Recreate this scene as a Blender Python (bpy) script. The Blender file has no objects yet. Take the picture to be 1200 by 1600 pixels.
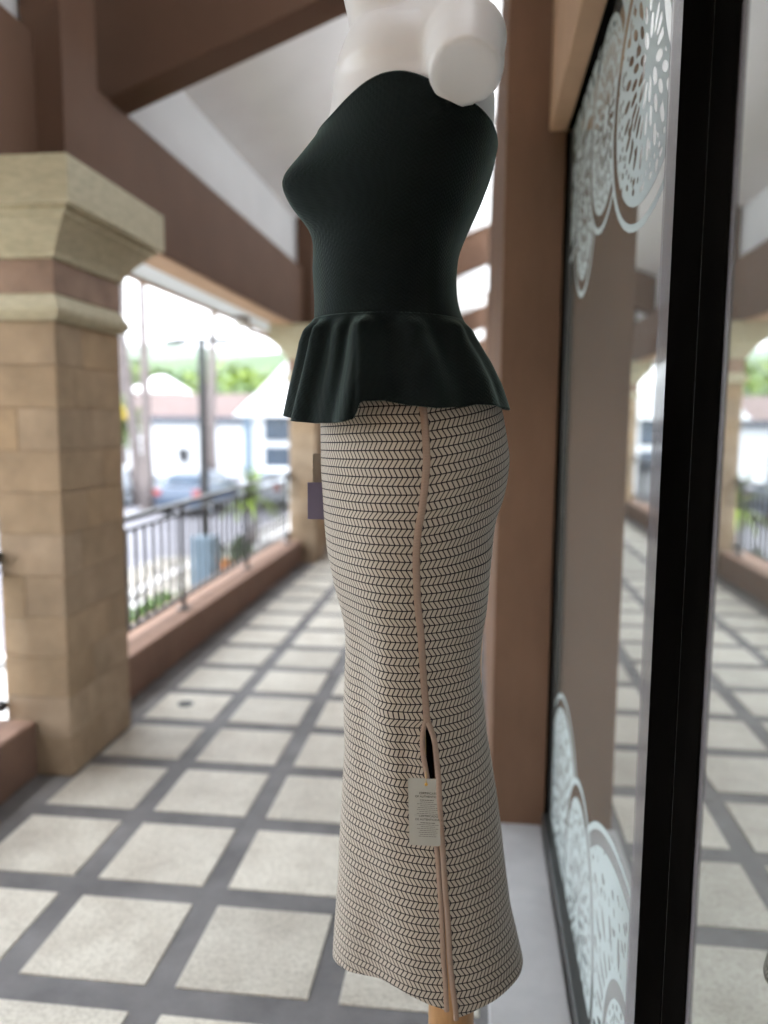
import bpy, bmesh, math, random
import numpy as np
from mathutils import Vector, Matrix, noise
random.seed(7)
S = bpy.context.scene
COL = S.collection
R = math.radians

# ------------------------------------------------------------------ camera
H = 1.25
HAZE = 0.0002
PIT, YAW, ROL, FPX = R(6.65), R(-6.699), R(0.439), 1225.0
cy, sy, cp, sp = math.cos(YAW), math.sin(YAW), math.cos(PIT), math.sin(PIT)
fwd = Vector((sy*cp, cy*cp, -sp)); rgt = Vector((cy, -sy, 0)); upv = rgt.cross(fwd)
cr, sr = math.cos(ROL), math.sin(ROL)
r2 = cr*rgt + sr*upv; u2 = -sr*rgt + cr*upv
cam_d = bpy.data.cameras.new('camera'); cam = bpy.data.objects.new('camera', cam_d); COL.objects.link(cam)
M = Matrix((r2, u2, -fwd)).transposed().to_4x4(); M.translation = Vector((0, 0, H)); cam.matrix_world = M
cam_d.sensor_fit = 'VERTICAL'; cam_d.sensor_height = 36; cam_d.sensor_width = 27
cam_d.lens = FPX/1600*36
cam_d.clip_start = 0.02; cam_d.clip_end = 5000
cam_d.dof.use_dof = True; cam_d.dof.focus_distance = 1.0; cam_d.dof.aperture_fstop = cam_d.lens/13.0
S.camera = cam

# ------------------------------------------------------------------ world, sun, exposure
w = bpy.data.worlds.new('World'); S.world = w; w.use_nodes = True
nt = w.node_tree; nt.nodes.clear()
sky = nt.nodes.new('ShaderNodeTexSky'); sky.sky_type = 'NISHITA'; sky.sun_disc = False
SUN_EL, SUN_AZ = R(73), R(240)          # azimuth clockwise from +Y
sky.sun_elevation = SUN_EL; sky.sun_rotation = SUN_AZ; sky.dust_density = 4; sky.air_density = 1.0; sky.altitude = 200
hsv = nt.nodes.new('ShaderNodeHueSaturation'); hsv.inputs['Saturation'].default_value = 0.35
bg = nt.nodes.new('ShaderNodeBackground'); bg.inputs['Strength'].default_value = 0.15
wo = nt.nodes.new('ShaderNodeOutputWorld')
# overcast: a bright even cloud sheet mixed over the clear sky
mx = nt.nodes.new('ShaderNodeMixRGB'); mx.inputs[0].default_value = 0.7; mx.inputs[2].default_value = (7.6, 8.0, 8.5, 1)
nt.links.new(sky.outputs[0], hsv.inputs['Color']); nt.links.new(hsv.outputs[0], mx.inputs[1])
nt.links.new(mx.outputs[0], bg.inputs[0]); nt.links.new(bg.outputs[0], wo.inputs[0])
sd = bpy.data.lights.new('sun', 'SUN'); sd.energy = 1.5; sd.angle = R(10); sd.color = (1, .96, .9)
so = bpy.data.objects.new('sun', sd); COL.objects.link(so)
sdir = Vector((math.sin(SUN_AZ)*math.cos(SUN_EL), math.cos(SUN_AZ)*math.cos(SUN_EL), math.sin(SUN_EL)))
so.rotation_euler = sdir.to_track_quat('Z', 'Y').to_euler(); so.location = (-12, -8, 40)
S.view_settings.view_transform = 'Standard'; S.view_settings.look = 'None'
S.view_settings.exposure = 2.6; S.view_settings.gamma = 1; S.view_settings.use_curve_mapping = False
S.cycles.use_adaptive_sampling = True; S.cycles.adaptive_threshold = .03; S.cycles.max_bounces = 8; S.cycles.diffuse_bounces = 4; S.cycles.glossy_bounces = 4; S.cycles.transparent_max_bounces = 12
S.cycles.volume_bounces = 0; S.cycles.use_denoising = True; S.cycles.sample_clamp_indirect = 8

# ------------------------------------------------------------------ materials
def nmat(name):
    m = bpy.data.materials.new(name); m.use_nodes = True
    return m, m.node_tree, m.node_tree.nodes['Principled BSDF']
def N(t, typ, **kw):
    n = t.nodes.new(typ)
    for k, v in kw.items(): setattr(n, k, v)
    return n
def mat(name, c, rough=.7, var=.15, scale=8, bump=.0, bscale=60, spec=.4, metal=0, objvar=0, c2=None, sheen=0, stretch=None):
    m, t, b = nmat(name); L = t.links
    b.inputs['Roughness'].default_value = rough; b.inputs['Metallic'].default_value = metal
    b.inputs['Specular IOR Level'].default_value = spec
    tc = N(t, 'ShaderNodeTexCoord'); src = tc.outputs['Object']
    if stretch:
        mp = N(t, 'ShaderNodeMapping'); mp.inputs['Scale'].default_value = stretch
        L.new(src, mp.inputs[0]); src = mp.outputs[0]
    if objvar:
        oi0 = N(t, 'ShaderNodeObjectInfo'); va = N(t, 'ShaderNodeVectorMath', operation='ADD')
        ml = N(t, 'ShaderNodeMath', operation='MULTIPLY'); ml.inputs[1].default_value = 37
        L.new(oi0.outputs['Random'], ml.inputs[0]); L.new(src, va.inputs[0]); L.new(ml.outputs[0], va.inputs[1]); src = va.outputs[0]
    no = N(t, 'ShaderNodeTexNoise'); no.inputs['Scale'].default_value = scale; no.inputs['Detail'].default_value = 5
    no.inputs['Roughness'].default_value = .62
    L.new(src, no.inputs['Vector'])
    mix = N(t, 'ShaderNodeMixRGB'); c2 = c2 or tuple(x*(1-2*var) for x in c)
    hi = tuple(min(1, x*(1+var)) for x in c)
    mix.inputs[1].default_value = (*c2, 1); mix.inputs[2].default_value = (*hi, 1)
    rp = N(t, 'ShaderNodeMapRange'); rp.inputs['From Min'].default_value = .3; rp.inputs['From Max'].default_value = .7
    L.new(no.outputs['Fac'], rp.inputs[0]); L.new(rp.outputs[0], mix.inputs[0])
    out = mix.outputs[0]
    if objvar:
        oi = N(t, 'ShaderNodeObjectInfo'); h = N(t, 'ShaderNodeHueSaturation')
        mr = N(t, 'ShaderNodeMapRange'); mr.inputs['To Min'].default_value = 1-objvar; mr.inputs['To Max'].default_value = 1+objvar
        L.new(oi.outputs['Random'], mr.inputs[0]); L.new(mr.outputs[0], h.inputs['Value'])
        f = N(t, 'ShaderNodeMath', operation='FRACT'); g = N(t, 'ShaderNodeMath', operation='MULTIPLY'); g.inputs[1].default_value = 7.31
        L.new(oi.outputs['Random'], g.inputs[0]); L.new(g.outputs[0], f.inputs[0])
        mr2 = N(t, 'ShaderNodeMapRange'); mr2.inputs['To Min'].default_value = 1-objvar*1.6; mr2.inputs['To Max'].default_value = 1+objvar*1.6
        L.new(f.outputs[0], mr2.inputs[0]); L.new(mr2.outputs[0], h.inputs['Saturation'])
        L.new(out, h.inputs['Color']); out = h.outputs[0]
    L.new(out, b.inputs['Base Color'])
    if bump:
        n2 = N(t, 'ShaderNodeTexNoise'); n2.inputs['Scale'].default_value = bscale; n2.inputs['Detail'].default_value = 4
        L.new(src, n2.inputs['Vector'])
        bp = N(t, 'ShaderNodeBump'); bp.inputs['Strength'].default_value = bump; bp.inputs['Distance'].default_value = .002
        L.new(n2.outputs['Fac'], bp.inputs['Height']); L.new(bp.outputs[0], b.inputs['Normal'])
    if sheen: b.inputs['Sheen Weight'].default_value = sheen
    return m

MT = {}
MT['stone'] = mat('sandstone', (.38, .288, .195), .85, .12, 7, .5, 90, .2, objvar=.07)
MT['stone_pale'] = mat('pale_cast_stone', (.50, .46, .33), .8, .10, 7, .3, 80, .25, stretch=(3, 3, 10))
MT['stone_dark'] = mat('brown_stone_band', (.30, .21, .16), .8, .14, 9, .4, 80, .2)
MT['brown'] = mat('dark_brown_paint', (.122, .068, .043), .75, .06, 3, .25, 50, .25)
MT['brown_light'] = mat('brown_render', (.18, .105, .068), .8, .15, 3, .35, 70, .2, stretch=(1, 1, .4))
MT['parapet'] = mat('pink_brown_render', (.215, .138, .105), .8, .08, 5, .35, 70, .25)
MT['trim'] = mat('tan_render', (.42, .27, .17), .75, .06, 5, .2, 70, .25)
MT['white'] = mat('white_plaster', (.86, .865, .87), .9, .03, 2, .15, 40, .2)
MT['infill'] = mat('toned_white_plaster', (.54, .535, .525), .9, .03, 2, .15, 40, .2)  # white plaster greyed to offset the extra daylight it catches
MT['soffit'] = mat('pale_soffit', (.62, .65, .68), .8, .03, 2, .1, 40, .2)
MT['joint'] = mat('grey_concrete_joint', (.165, .164, .168), .62, .22, 4, .4, 150, .4)
MT['kerb'] = mat('grey_concrete', (.40, .40, .405), .7, .09, 4, .3, 120, .35)
MT['rail'] = mat('black_railing_paint', (.02, .021, .024), .45, .1, 20, 0, 50, .5)
MT['frame'] = mat('black_frame', (.005, .0045, .004),   .7, .2, 6, .05, 200, 0.0)
MT['frame2'] = mat('dark_grey_frame', (.035, .037, .036), .4, .1, 6, 0, 200, .5)
MT['mann'] = mat('white_mannequin_gloss', (.86, .87, .88), .32, .02, 5, .04, 90, .5)
MT['stump'] = mat('shaded_cut_face', (.24, .25, .22), .5, .03, 5, 0, 90, .4)  # this grey holds the shade of the down-facing arm cut
MT['wood'] = mat('turned_wood', (.52, .29, .12), .4, .2, 9, .1, 40, .5, c2=(.38, .20, .075), stretch=(9, 9, 1))
MT['pip'] = None
MT['tagw'] = mat('pale_card', (.46, .465, .42), .8, .02, 9, 0, 60, .2)
MT['tagt'] = mat('taupe_card', (.27, .235, .195), .8, .04, 30, 0, 60, .2)
MT['tagp'] = mat('purple_grey_card', (.19, .175, .26), .8, .04, 30, 0, 60, .2)
MT['ink'] = mat('grey_ink', (.13, .125, .12), .9, .02, 9)
MT['inkd'] = mat('dark_ink', (.02, .02, .03), .9, .02, 9)
MT['gold'] = mat('brass', (.85, .55, .18), .28, .05, 30, 0, 60, .5, metal=1)
MT['thread'] = mat('gold_thread', (.62, .44, .2), .6, .1, 90)
MT['room'] = mat('shop_interior', (.72, .71, .68), .8, .1, 2)
MT['roomfloor'] = mat('shop_floor', (.5, .48, .45), .5, .1, 2)
MT['pave'] = mat('grey_paving', (.12, .122, .145), .85, .12, .8, .2, 10)
MT['soil'] = mat('planting_bed', (.12, .15, .06), .95, .3, 1.5)
MT['housew'] = mat('white_wall_paint', (.66, .68, .70), .8, .03, 1)
MT['roofred'] = mat('red_brown_roof', (.085, .058, .056), .8, .15, 2)
MT['roofgrey'] = mat('blue_grey_fascia', (.07, .085, .11), .7, .1, 2)
MT['glassd'] = mat('far_window_glass', (.04, .06, .09), .2, .1, 2, spec=.6)
MT['blueobj'] = mat('pale_blue_paint', (.14, .20, .26), .7, .06, 3)
MT['bark'] = mat('palm_trunk', (.17, .145, .14), .9, .2, 6, .5, 30)
MT['leafA'] = mat('leaf_mid', (.05, .10, .018), .6, .3, 3, objvar=.1)
MT['leafB'] = mat('leaf_yellow_green', (.10, .15, .018), .6, .3, 2, objvar=.1)
MT['leafC'] = mat('leaf_dark', (.03, .06, .018), .6, .3, 3, objvar=.1)
MT['hill'] = mat('wooded_hill', (.045, .08, .028), .95, .3, .02)
MT['rock'] = mat('pale_rock', (.24, .23, .21), .85, .15, 5, .4, 20, objvar=.15)
MT['carA'] = mat('dark_blue_car_paint', (.05, .075, .12), .3, .05, 2, spec=.6)
MT['carB'] = mat('silver_car_paint', (.35, .38, .42), .3, .05, 2, spec=.6)
MT['red'] = mat('red_lens', (.25, .03, .03), .3, .05, 2)
MT['tyre'] = mat('tyre', (.02, .02, .02), .8, .1, 9)
MT['yellow'] = mat('yellow_flower', (.75, .55, .08), .7, .2, 9)
MT['orange'] = mat('orange_terracotta', (.50, .19, .06), .8, .15, 9)
MT['globe'] = mat('opal_lamp_glass', (.8, .8, .8), .3, .02, 2)
MT['drain'] = mat('drain_metal', (.05, .06, .07), .5, .2, 9, metal=.6)

# aggregate tile
m, t, b = nmat('pebble_aggregate_tile'); L = t.links; MT['tile'] = m
tc = N(t, 'ShaderNodeTexCoord'); oi = N(t, 'ShaderNodeObjectInfo')
ml = N(t, 'ShaderNodeMath', operation='MULTIPLY'); ml.inputs[1].default_value = 53; L.new(oi.outputs['Random'], ml.inputs[0])
va = N(t, 'ShaderNodeVectorMath', operation='ADD'); L.new(tc.outputs['Object'], va.inputs[0]); L.new(ml.outputs[0], va.inputs[1])
vo = N(t, 'ShaderNodeTexVoronoi'); vo.inputs['Scale'].default_value = 190; L.new(va.outputs[0], vo.inputs['Vector'])
no = N(t, 'ShaderNodeTexNoise'); no.inputs['Scale'].default_value = 6; no.inputs['Detail'].default_value = 6; L.new(va.outputs[0], no.inputs['Vector'])
cr1 = N(t, 'ShaderNodeValToRGB'); e = cr1.color_ramp.elements
e[0].position = 0; e[0].color = (.48, .465, .42, 1); e[1].position = 1; e[1].color = (.68, .67, .615, 1)
x = cr1.color_ramp.elements.new(.45); x.color = (.60, .59, .54, 1)
sep = N(t, 'ShaderNodeSeparateColor'); L.new(vo.outputs['Color'], sep.inputs[0]); L.new(sep.outputs[0], cr1.inputs[0])
cr2 = N(t, 'ShaderNodeValToRGB'); e = cr2.color_ramp.elements
e[0].position = .3; e[0].color = (.80, .77, .73, 1); e[1].position = .72; e[1].color = (1.06, 1.05, 1.02, 1)
L.new(no.outputs['Fac'], cr2.inputs[0])
mm = N(t, 'ShaderNodeMixRGB', blend_type='MULTIPLY'); mm.inputs[0].default_value = 1
L.new(cr1.outputs[0], mm.inputs[1]); L.new(cr2.outputs[0], mm.inputs[2])
hh = N(t, 'ShaderNodeHueSaturation'); mr = N(t, 'ShaderNodeMapRange'); mr.inputs['To Min'].default_value = .87; mr.inputs['To Max'].default_value = 1.07
L.new(oi.outputs['Random'], mr.inputs[0]); L.new(mr.outputs[0], hh.inputs['Value']); L.new(mm.outputs[0], hh.inputs['Color'])
L.new(hh.outputs[0], b.inputs['Base Color']); b.inputs['Roughness'].default_value = .55; b.inputs['Specular IOR Level'].default_value = .35
bp = N(t, 'ShaderNodeBump'); bp.inputs['Strength'].default_value = .35; bp.inputs['Distance'].default_value = .0015
L.new(vo.outputs['Distance'], bp.inputs['Height']); L.new(bp.outputs[0], b.inputs['Normal'])

# herringbone knit: uv in metres
m, t, b = nmat('herringbone_knit'); L = t.links; MT['knit'] = m
def MA(t, op, a, bb=None, c=None):
    n = t.nodes.new('ShaderNodeMath'); n.operation = op
    for i, v in enumerate((a, bb, c)):
        if v is None: continue
        if isinstance(v, (int, float)): n.inputs[i].default_value = v
        else: t.links.new(v, n.inputs[i])
    return n.outputs[0]
uvn = N(t, 'ShaderNodeUVMap'); uvn.uv_map = 'fabric'
sx = N(t, 'ShaderNodeSeparateXYZ'); L.new(uvn.outputs[0], sx.inputs[0])
U, V = sx.outputs[0], sx.outputs[1]
ROW, STP, SL = .0104, .0066, .0060
v1 = MA(t, 'DIVIDE', V, ROW); fl = MA(t, 'FLOOR', v1); fv = MA(t, 'FRACT', v1)
par = MA(t, 'MODULO', MA(t, 'ADD', fl, 1000), 2)                 # 0/1
inv = MA(t, 'SUBTRACT', 1, fv)
off = MA(t, 'ADD', MA(t, 'MULTIPLY', fv, MA(t, 'SUBTRACT', 1, par)), MA(t, 'MULTIPLY', inv, par))
uu_ = MA(t, 'DIVIDE', MA(t, 'ADD', U, MA(t, 'MULTIPLY', off, SL)), STP)
fu = MA(t, 'FRACT', MA(t, 'ADD', uu_, 1000))
du = MA(t, 'MULTIPLY', MA(t, 'SUBTRACT', .5, MA(t, 'ABSOLUTE', MA(t, 'SUBTRACT', fu, .5))), STP)   # metres to slanted line (horizontally)
dv = MA(t, 'MULTIPLY', MA(t, 'SUBTRACT', .5, MA(t, 'ABSOLUTE', MA(t, 'SUBTRACT', fv, .5))), ROW)
def line(d, wd):
    n = t.nodes.new('ShaderNodeMapRange'); n.interpolation_type = 'SMOOTHSTEP'
    n.inputs['From Min'].default_value = wd*.7; n.inputs['From Max'].default_value = wd*1.35
    n.inputs['To Min'].default_value = 1; n.inputs['To Max'].default_value = 0
    t.links.new(d, n.inputs[0]); return n.outputs[0]
ln = MA(t, 'MAXIMUM', line(du, .00081), line(dv, .00072))
no = N(t, 'ShaderNodeTexNoise'); no.inputs['Scale'].default_value = 12; L.new(N(t, 'ShaderNodeTexCoord').outputs['Object'], no.inputs['Vector'])
cm = N(t, 'ShaderNodeMixRGB'); cm.inputs[1].default_value = (.50, .450, .378, 1); cm.inputs[2].default_value = (.58, .53, .45, 1); L.new(no.outputs['Fac'], cm.inputs[0])
# fine rib of the knit
rib = MA(t, 'SINE', MA(t, 'MULTIPLY', U, 2*math.pi/.0011))
rib2 = MA(t, 'SINE', MA(t, 'MULTIPLY', V, 2*math.pi/.0013))
cl = N(t, 'ShaderNodeMixRGB'); cl.inputs[2].default_value = (.008, .006, .014, 1); L.new(ln, cl.inputs[0]); L.new(cm.outputs[0], cl.inputs[1])
geo = N(t, 'ShaderNodeNewGeometry')
cb = N(t, 'ShaderNodeMixRGB'); cb.inputs[2].default_value = (.03, .026, .03, 1); L.new(geo.outputs['Backfacing'], cb.inputs[0]); L.new(cl.outputs[0], cb.inputs[1])  # backfaces painted dark like the shaded skirt interior
L.new(cb.outputs[0], b.inputs['Base Color']); b.inputs['Roughness'].default_value = .9; b.inputs['Specular IOR Level'].default_value = .15
b.inputs['Sheen Weight'].default_value = .15
hgt = MA(t, 'SUBTRACT', MA(t, 'MULTIPLY', MA(t, 'MULTIPLY', rib, rib2), .25), ln)
bp = N(t, 'ShaderNodeBump'); bp.inputs['Strength'].default_value = .3; bp.inputs['Distance'].default_value = .0005
L.new(hgt, bp.inputs['Height']); L.new(bp.outputs[0], b.inputs['Normal'])

# dark green zigzag knit
m, t, b = nmat('dark_green_knit'); L = t.links; MT['top'] = m
uvn = N(t, 'ShaderNodeUVMap'); uvn.uv_map = 'fabric'
sx = N(t, 'ShaderNodeSeparateXYZ'); L.new(uvn.outputs[0], sx.inputs[0]); U, V = sx.outputs[0], sx.outputs[1]
zz = MA(t, 'ABSOLUTE', MA(t, 'SUBTRACT', MA(t, 'FRACT', MA(t, 'ADD', MA(t, 'DIVIDE', U, .0110), 500)), .5))
w1 = MA(t, 'SINE', MA(t, 'MULTIPLY', MA(t, 'ADD', V, MA(t, 'MULTIPLY', zz, .009)), 2*math.pi/.0048))
w2 = MA(t, 'SINE', MA(t, 'MULTIPLY', U, 2*math.pi/.0031))
hg = MA(t, 'ADD', w1, MA(t, 'MULTIPLY', w2, .35))
no = N(t, 'ShaderNodeTexNoise'); no.inputs['Scale'].default_value = 220; no.inputs['Detail'].default_value = 3
L.new(N(t, 'ShaderNodeTexCoord').outputs['Object'], no.inputs['Vector'])
hg = MA(t, 'ADD', hg, MA(t, 'MULTIPLY', no.outputs['Fac'], 1.2))
bp = N(t, 'ShaderNodeBump'); bp.inputs['Strength'].default_value = .27; bp.inputs['Distance'].default_value = .0006
L.new(hg, bp.inputs['Height']); L.new(bp.outputs[0], b.inputs['Normal'])
cm = N(t, 'ShaderNodeMixRGB'); cm.inputs[1].default_value = (.0034, .0056, .0068, 1); cm.inputs[2].default_value = (.0085, .0140, .0140, 1)
L.new(MA(t, 'MULTIPLY_ADD', w1, .3, .5), cm.inputs[0]); L.new(cm.outputs[0], b.inputs['Base Color'])
b.inputs['Roughness'].default_value = .85; b.inputs['Specular IOR Level'].default_value = .12
b.inputs['Sheen Weight'].default_value = .34; b.inputs['Sheen Roughness'].default_value = .42; b.inputs['Sheen Tint'].default_value = (.55, .78, .70, 1)

# ribbed piping
m, t, b = nmat('ribbed_beige_piping'); L = t.links; MT['pip'] = m
uvn = N(t, 'ShaderNodeUVMap'); uvn.uv_map = 'fabric'
sx = N(t, 'ShaderNodeSeparateXYZ'); L.new(uvn.outputs[0], sx.inputs[0])
rb = MA(t, 'SINE', MA(t, 'MULTIPLY', sx.outputs[1], 2*math.pi/.0017))
cm = N(t, 'ShaderNodeMixRGB'); cm.inputs[1].default_value = (.34, .245, .19, 1); cm.inputs[2].default_value = (.52, .395, .32, 1)
L.new(MA(t, 'MULTIPLY_ADD', rb, .4, .6), cm.inputs[0]); L.new(cm.outputs[0], b.inputs['Base Color'])
bp = N(t, 'ShaderNodeBump'); bp.inputs['Strength'].default_value = .6; bp.inputs['Distance'].default_value = .0006
L.new(rb, bp.inputs['Height']); L.new(bp.outputs[0], b.inputs['Normal']); b.inputs['Roughness'].default_value = .85
b.inputs['Specular IOR Level'].default_value = .15

MT['inside_shade'] = mat('skirt_inside_shade', (.02, .018, .02), .9, .1, 40)  # near-black standing in for the shade inside the hollow skirt
# coated shop glass
def glass(name, base, tint=(.92, .95, .94)):
    m = bpy.data.materials.new(name); m.use_nodes = True; t = m.node_tree; t.nodes.clear(); L = t.links
    o = N(t, 'ShaderNodeOutputMaterial'); tr = N(t, 'ShaderNodeBsdfTransparent'); tr.inputs[0].default_value = (.85, .87, .85, 1)
    gl = N(t, 'ShaderNodeBsdfGlossy'); gl.inputs['Roughness'].default_value = 0.0; gl.inputs['Color'].default_value = (*tint, 1)
    fr = N(t, 'ShaderNodeFresnel'); fr.inputs['IOR'].default_value = 1.6
    f = MA(t, 'MULTIPLY_ADD', fr.outputs[0], 1-base, base)
    ms = N(t, 'ShaderNodeMixShader'); L.new(f, ms.inputs[0]); L.new(tr.outputs[0], ms.inputs[1]); L.new(gl.outputs[0], ms.inputs[2])
    du_ = N(t, 'ShaderNodeBsdfDiffuse'); du_.inputs[0].default_value = (.62, .60, .55, 1)  # pale diffuse veil mixed in to lighten the reflections
    m2 = N(t, 'ShaderNodeMixShader'); m2.inputs[0].default_value = .095; L.new(ms.outputs[0], m2.inputs[1]); L.new(du_.outputs[0], m2.inputs[2])
    L.new(m2.outputs[0], o.inputs[0]); return m
MT['glass'] = glass('reflective_shop_glass', .74)
m = bpy.data.materials.new('white_lace_film'); m.use_nodes = True; t = m.node_tree; t.nodes.clear(); L = t.links; MT['lace'] = m
o = N(t, 'ShaderNodeOutputMaterial'); tr = N(t, 'ShaderNodeBsdfTransparent'); df = N(t, 'ShaderNodeBsdfPrincipled')
df.inputs['Base Color'].default_value = (.52, .60, .60, 1); df.inputs['Roughness'].default_value = .5
at = N(t, 'ShaderNodeAttribute'); at.attribute_name = 'lace'
mr = N(t, 'ShaderNodeMapRange'); mr.inputs['From Min'].default_value = -.0004; mr.inputs['From Max'].default_value = .0004; mr.inputs['To Max'].default_value = .86
L.new(at.outputs['Fac'], mr.inputs[0]); ms = N(t, 'ShaderNodeMixShader')
L.new(mr.outputs[0], ms.inputs[0]); L.new(tr.outputs[0], ms.inputs[1]); L.new(df.outputs[0], ms.inputs[2]); L.new(ms.outputs[0], o.inputs[0])
m = bpy.data.materials.new('grey_edge_film'); m.use_nodes = True; t = m.node_tree; t.nodes.clear(); L = t.links; MT['film'] = m
o = N(t, 'ShaderNodeOutputMaterial'); tr = N(t, 'ShaderNodeBsdfTransparent'); df = N(t, 'ShaderNodeBsdfPrincipled')
df.inputs['Base Color'].default_value = (.33, .31, .34, 1); df.inputs['Roughness'].default_value = .25
ms = N(t, 'ShaderNodeMixShader'); ms.inputs[0].default_value = .33
L.new(tr.outputs[0], ms.inputs[1]); L.new(df.outputs[0], ms.inputs[2]); L.new(ms.outputs[0], o.inputs[0])

# ------------------------------------------------------------------ object helpers
def tag(o, label=None, cat=None, group=None, kind=None):
    if label: o['label'] = label
    if cat: o['category'] = cat
    if group: o['group'] = group
    if kind: o['kind'] = kind
    return o
def empty(name, loc, label, cat, group=None, rz=0):
    o = bpy.data.objects.new(name, None); COL.objects.link(o); o.location = loc; o.rotation_euler = (0, 0, rz)
    o.empty_display_size = .1
    return tag(o, label, cat, group)
def link(name, me, m, parent=None, world=False):
    o = bpy.data.objects.new(name, me); COL.objects.link(o)
    if m is not None and not me.materials: me.materials.append(m)
    if parent:
        o.parent = parent
        if world: o.matrix_parent_inverse = Matrix.LocRotScale(parent.location, parent.rotation_euler, None).inverted()
    return o
class MB:
    def __init__(s): s.v = []; s.f = []
    def box(s, x0, x1, y0, y1, z0, z1):
        n = len(s.v)
        s.v += [(x0, y0, z0), (x1, y0, z0), (x1, y1, z0), (x0, y1, z0), (x0, y0, z1), (x1, y0, z1), (x1, y1, z1), (x0, y1, z1)]
        s.f += [tuple(n+i for i in q) for q in ((0, 3, 2, 1), (4, 5, 6, 7), (0, 1, 5, 4), (1, 2, 6, 5), (2, 3, 7, 6), (3, 0, 4, 7))]
        return s
    def poly(s, vs, fs):
        n = len(s.v); s.v += [tuple(v) for v in vs]; s.f += [tuple(n+i for i in f) for f in fs]; return s
    def tube(s, pts, rad, k=8, cap=True):
        pts = [Vector(p) for p in pts]; n0 = len(s.v)
        rr = rad if isinstance(rad, (list, tuple)) else [rad]*len(pts)
        for i, p in enumerate(pts):
            d = (pts[min(i+1, len(pts)-1)]-pts[max(i-1, 0)]).normalized()
            a = d.cross(Vector((0, 0, 1)) if abs(d.z) < .9 else Vector((0, 1, 0))).normalized(); bb = d.cross(a)
            for j in range(k):
                th = 2*math.pi*j/k; s.v.append(tuple(p+rr[i]*(math.cos(th)*a+math.sin(th)*bb)))
        for i in range(len(pts)-1):
            for j in range(k):
                s.f.append((n0+i*k+j, n0+i*k+(j+1) % k, n0+(i+1)*k+(j+1) % k, n0+(i+1)*k+j))
        if cap:
            s.f.append(tuple(n0+j for j in range(k))); s.f.append(tuple(n0+(len(pts)-1)*k+j for j in reversed(range(k))))
        return s
    def sphere(s, c, r, nu=14, nv=8, sc=(1, 1, 1)):
        n0 = len(s.v)
        for i in range(nv+1):
            ph = math.pi*i/nv
            for j in range(nu):
                th = 2*math.pi*j/nu
                s.v.append((c[0]+r*sc[0]*math.sin(ph)*math.cos(th), c[1]+r*sc[1]*math.sin(ph)*math.sin(th), c[2]+r*sc[2]*math.cos(ph)))
        for i in range(nv):
            for j in range(nu):
                s.f.append((n0+i*nu+j, n0+(i+1)*nu+j, n0+(i+1)*nu+(j+1) % nu, n0+i*nu+(j+1) % nu))
        return s
    def me(s, name, smooth=False, bev=0):
        me = bpy.data.meshes.new(name); me.from_pydata(s.v, [], s.f); me.validate()
        bm = bmesh.new(); bm.from_mesh(me)
        bmesh.ops.remove_doubles(bm, verts=bm.verts, dist=1e-6)
        bmesh.ops.recalc_face_normals(bm, faces=bm.faces)
        if bev: bmesh.ops.bevel(bm, geom=bm.edges[:], offset=bev, segments=1, affect='EDGES')
        bm.to_mesh(me); bm.free()
        if smooth: me.polygons.foreach_set('use_smooth', [True]*len(me.polygons))
        return me
    def obj(s, name, m, parent=None, smooth=False, bev=0, world=False):
        return link(name, s.me(name, smooth, bev), m, parent, world)
def bx(name, m, x0, x1, y0, y1, z0, z1, parent=None, bev=0, world=False):
    return MB().box(x0, x1, y0, y1, z0, z1).obj(name, m, parent, False, bev, world)

# ------------------------------------------------------------------ setting: floor
floor = bx('floor', MT['joint'], -1.80, 6.0, -.999, 30.0, -.30, 0.0); tag(floor, kind='structure')
TX0, TY0, TW, TP = -1.006, 1.533, .301, .368
TL_, TPY = .300, .376
def tile_me(wd, ln, sd):
    random.seed(sd)
    return MB().box(-wd/2, wd/2, -ln/2, ln/2, -.004, .0035).me('tile', bev=.0022)
tms = [tile_me(TW, TL_, 1), tile_me(TW-.003, TL_-.002, 2), tile_me(TW-.001, TL_-.004, 3)]
for c in range(-1, 3):
    for r in range(-6, 19):
        o = link('tile', random.choice(tms), MT['tile'], floor)
        o.location = (TX0+c*TP+TW/2+random.uniform(-.001, .001), TY0+r*TPY+TL_/2+random.uniform(-.001, .001), random.uniform(-.0006, .0006))
        o.rotation_euler = (0, 0, random.uniform(-.003, .003))
mb = MB()
for c in range(-1, 3):
    for r in range(19, 72):
        x0 = TX0+c*TP; y0 = TY0+r*TPY; mb.box(x0, x0+TW, y0, y0+TL_, -.004, .0035)
tag(mb.obj('far_tiles', MT['tile'], floor), kind='stuff')
# border strip by the shop front, its joint and the round floor drain
bx('border_slab', MT['kerb'], .050, .222, -.998, 2.352, -.01, .0045, floor, bev=.003)
mb = MB(); mb.tube([(-1.25, 3.206, -.01), (-1.25, 3.206, .006)], .034, 20)
dr = mb.obj('floor_drain', MT['drain'], floor)

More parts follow.
